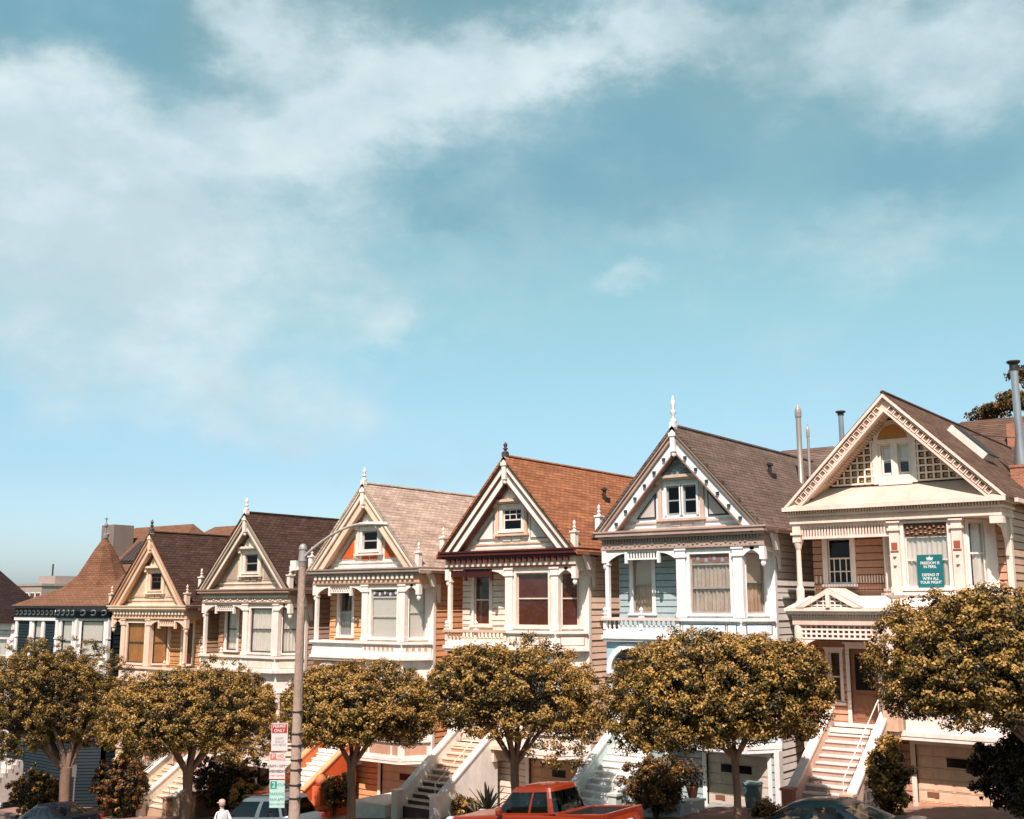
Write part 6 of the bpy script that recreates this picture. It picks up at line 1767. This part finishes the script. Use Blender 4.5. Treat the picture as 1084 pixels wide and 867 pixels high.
world = bpy.data.worlds.new('World'); scene.world = world; world.use_nodes = True
nt = world.node_tree; bg = nt.nodes['Background']; STR = .086
sky = N(nt, 'ShaderNodeTexSky'); sky.sky_type = 'NISHITA'; sky.sun_disc = False; sky.sun_elevation = rad(SUN_EL); sky.sun_rotation = rad(180-SUN_AZ); sky.air_density = 1.0; sky.dust_density = 1.5; sky.ozone_density = 1.0
tc = N(nt, 'ShaderNodeTexCoord')
nrm = N(nt, 'ShaderNodeVectorMath', operation='NORMALIZE'); nt.links.new(tc.outputs['Generated'], nrm.inputs[0])
DIR = nrm.outputs[0]
def fbm(scale, detail, rough, stretch=(1, 1, 1.6), dist=0.0, off=(0, 0, 0)):
    mp = N(nt, 'ShaderNodeMapping'); mp.inputs['Scale'].default_value = stretch; mp.inputs['Location'].default_value = off; nt.links.new(DIR, mp.inputs[0])
    n = N(nt, 'ShaderNodeTexNoise', Scale=scale, Detail=detail, Roughness=rough, Distortion=dist); nt.links.new(mp.outputs[0], n.inputs['Vector']); return n
# wispy displacement of the cloud shapes
w = fbm(5.0, 7.0, .6)
wm = N(nt, 'ShaderNodeVectorMath', operation='SUBTRACT'); wm.inputs[1].default_value = (.5, .5, .5); nt.links.new(w.outputs['Color'], wm.inputs[0])
ws = N(nt, 'ShaderNodeVectorMath', operation='SCALE'); ws.inputs['Scale'].default_value = .19; nt.links.new(wm.outputs[0], ws.inputs[0])
wd = N(nt, 'ShaderNodeVectorMath', operation='ADD'); nt.links.new(DIR, wd.inputs[0]); nt.links.new(ws.outputs[0], wd.inputs[1])
def math2(op, a, b):
    n = N(nt, 'ShaderNodeMath', operation=op)
    for i, v in enumerate((a, b)):
        if isinstance(v, (int, float)): n.inputs[i].default_value = v
        else: nt.links.new(v, n.inputs[i])
    return n.outputs[0]
def blob(c, rx, ry, rot):
    c = Vector(c).normalized(); t1 = c.cross(Vector((0, 0, 1))).normalized(); t2 = t1.cross(c)
    a = rad(-rot); u = t1*math.cos(a)+t2*math.sin(a); v = -t1*math.sin(a)+t2*math.cos(a)
    M = Matrix((u, v, u.cross(v))).transposed()
    mp = N(nt, 'ShaderNodeMapping', vector_type='TEXTURE'); mp.inputs['Location'].default_value = c; mp.inputs['Rotation'].default_value = M.to_euler(); mp.inputs['Scale'].default_value = (rx, ry, .8)
    nt.links.new(wd.outputs[0], mp.inputs[0])
    ln = N(nt, 'ShaderNodeVectorMath', operation='LENGTH'); nt.links.new(mp.outputs[0], ln.inputs[0])
    mr = N(nt, 'ShaderNodeMapRange', interpolation_type='SMOOTHERSTEP'); mr.inputs['From Min'].default_value = 1.55; mr.inputs['From Max'].default_value = .05
    nt.links.new(ln.outputs['Value'], mr.inputs[0]); return mr.outputs[0]
WHITE_CLOUDS = [((-.8081, .5137, .2882), .240, .130, 0, .88), ((-.6368, .6413, .4281), .20, .055, -12, .72), ((-.4636, .7504, .4712), .15, .036, -5, .66), ((-.2348, .8659, .4417), .135, .058, 5, .70), ((-.4927, .8255, .2754), .0465, .020, 0, .42),
                ((-.3026, .9036, .3033), .097, .040, -10, .28), ((-.73, .6608, .1746), .126, .035, 12, .35), ((-.6771, .6904, .2548), .032, .041, 20, .40), ((-.8222, .4217, .3823), .1065, .053, -20, .55), ((-.6941, .5416, .4743), .06, .028, 0, .5),
                ((.75, .3, .5), .4, .15, 10, .4)]
GREY_AND_ADDED_CLOUDS = [((-.4925, .7784, .3894), .137, .060, -8, .85), ((-.6116, .7007, .3673), .046, .046, 0, .65), ((-.7773, .4391, .4505), .10, .040, 0, .95), ((-.745, .53, .405), .06, .03, 20, .5), ((-.84, .50, .20), .10, .03, 0, .25), ((.1, -.92, .38), .95, .45, 0, 1.2), ((-.2733, .8880, .3698), .118, .050, 0, .75), ((-.4280, .7545, .4975), .128, .018, 0, .6), ((-.5636, .6552, .5030), .048, .015, 0, .6), ((-.7415, .5770, .3424), .033, .020, 0, .4)]  # the wide bank behind the camera is added to cut the fill light
def total(lst):
    acc = None
    for c, rx, ry, rot, wgt in lst:
        b = math2('MULTIPLY', blob(c, rx, ry, rot), wgt)
        acc = b if acc is None else math2('MAXIMUM', acc, b) if False else math2('ADD', acc, b)
    return acc
f1 = fbm(4.6, 9.0, .60, off=(3.1, .4, 1.7)); f2 = fbm(14.0, 8.0, .62, off=(.7, 2.2, 5.0))
fn = math2('ADD', math2('MULTIPLY', math2('SUBTRACT', f1.outputs[0], .5), 1.5), math2('MULTIPLY', math2('SUBTRACT', f2.outputs[0], .5), .75))
white = total(WHITE_CLOUDS); grey = total(GREY_AND_ADDED_CLOUDS)
def clampmap(v, lo, hi):
    mr = N(nt, 'ShaderNodeMapRange', interpolation_type='SMOOTHSTEP'); mr.inputs['From Min'].default_value = lo; mr.inputs['From Max'].default_value = hi; nt.links.new(v, mr.inputs[0]); return mr.outputs[0]
wmask = clampmap(math2('ADD', white, fn), -.12, 1.0)
gmask = clampmap(math2('ADD', grey, math2('MULTIPLY', fn, .8)), -.05, 1.1)
tint = N(nt, 'ShaderNodeVectorMath', operation='MULTIPLY'); nt.links.new(sky.outputs[0], tint.inputs[0])
sz = N(nt, 'ShaderNodeSeparateXYZ'); nt.links.new(DIR, sz.inputs[0])
cr = N(nt, 'ShaderNodeValToRGB'); nt.links.new(sz.outputs['Z'], cr.inputs[0]); el = cr.color_ramp.elements
el[0].position = 0.0; el[0].color = (1.15, 1.32, 1.66, 1); e_ = el.new(.055); e_.color = (1.14, 1.32, 1.50, 1); el[1].position = .50; el[1].color = (1.46, 1.70, 1.16, 1); e_ = el.new(.72); e_.color = (.34, .38, .30, 1)  # sky above the frame is darkened to lower the fill light
e_ = el.new(.115); e_.color = (1.04, 1.21, 1.24, 1); e_ = el.new(.26); e_.color = (1.30, 1.56, 1.18, 1)
nt.links.new(cr.outputs[0], tint.inputs[1])
def mixc(fac, a, col):
    m = N(nt, 'ShaderNodeMix', data_type='RGBA'); nt.links.new(fac, m.inputs['Factor']); nt.links.new(a, m.inputs[6]); m.inputs[7].default_value = (*[c/STR for c in col], 1); return m.outputs[2]
CLOUD_GREY = (.125, .275, .345); CLOUD_WHITE = (.49, .575, .605)
g1 = math2('MULTIPLY', gmask, .9); col = mixc(g1, tint.outputs[0], CLOUD_GREY)
w1 = math2('MULTIPLY', wmask, math2('SUBTRACT', 1.0, math2('MULTIPLY', gmask, .55))); f3 = fbm(6.0, 7.0, .58, off=(9.3, 1.4, 4.2)); shade = N(nt, 'ShaderNodeMix', data_type='RGBA'); nt.links.new(clampmap(f3.outputs[0], .36, .66), shade.inputs['Factor'])
shade.inputs[6].default_value = (*[c/STR for c in (.375, .475, .515)], 1); shade.inputs[7].default_value = (*[c/STR for c in CLOUD_WHITE], 1)
m_ = N(nt, 'ShaderNodeMix', data_type='RGBA'); nt.links.new(w1, m_.inputs['Factor']); nt.links.new(col, m_.inputs[6]); nt.links.new(shade.outputs[2], m_.inputs[7]); col = m_.outputs[2]
nt.links.new(col, bg.inputs['Color']); bg.inputs['Strength'].default_value = STR

cam = bpy.data.cameras.new('camera'); co = bpy.data.objects.new('camera', cam); COL.objects.link(co); scene.camera = co
cam.sensor_fit = 'HORIZONTAL'; cam.sensor_width = 36; cam.lens = 36*1168/1084; cam.clip_start = .1; cam.clip_end = 6000
pit = math.atan(207/1168); yaw = rad(37.4)
co.location = (0, 0, 0); co.rotation_euler = (rad(90)+pit, 0, yaw)
scene.cycles.max_bounces = 6; scene.cycles.diffuse_bounces = 3; scene.cycles.glossy_bounces = 2; scene.cycles.transparent_max_bounces = 10
vs = scene.view_settings; vs.view_transform = 'Standard'; vs.look = 'None'; vs.exposure = .60; vs.gamma = 1; vs.use_curve_mapping = False
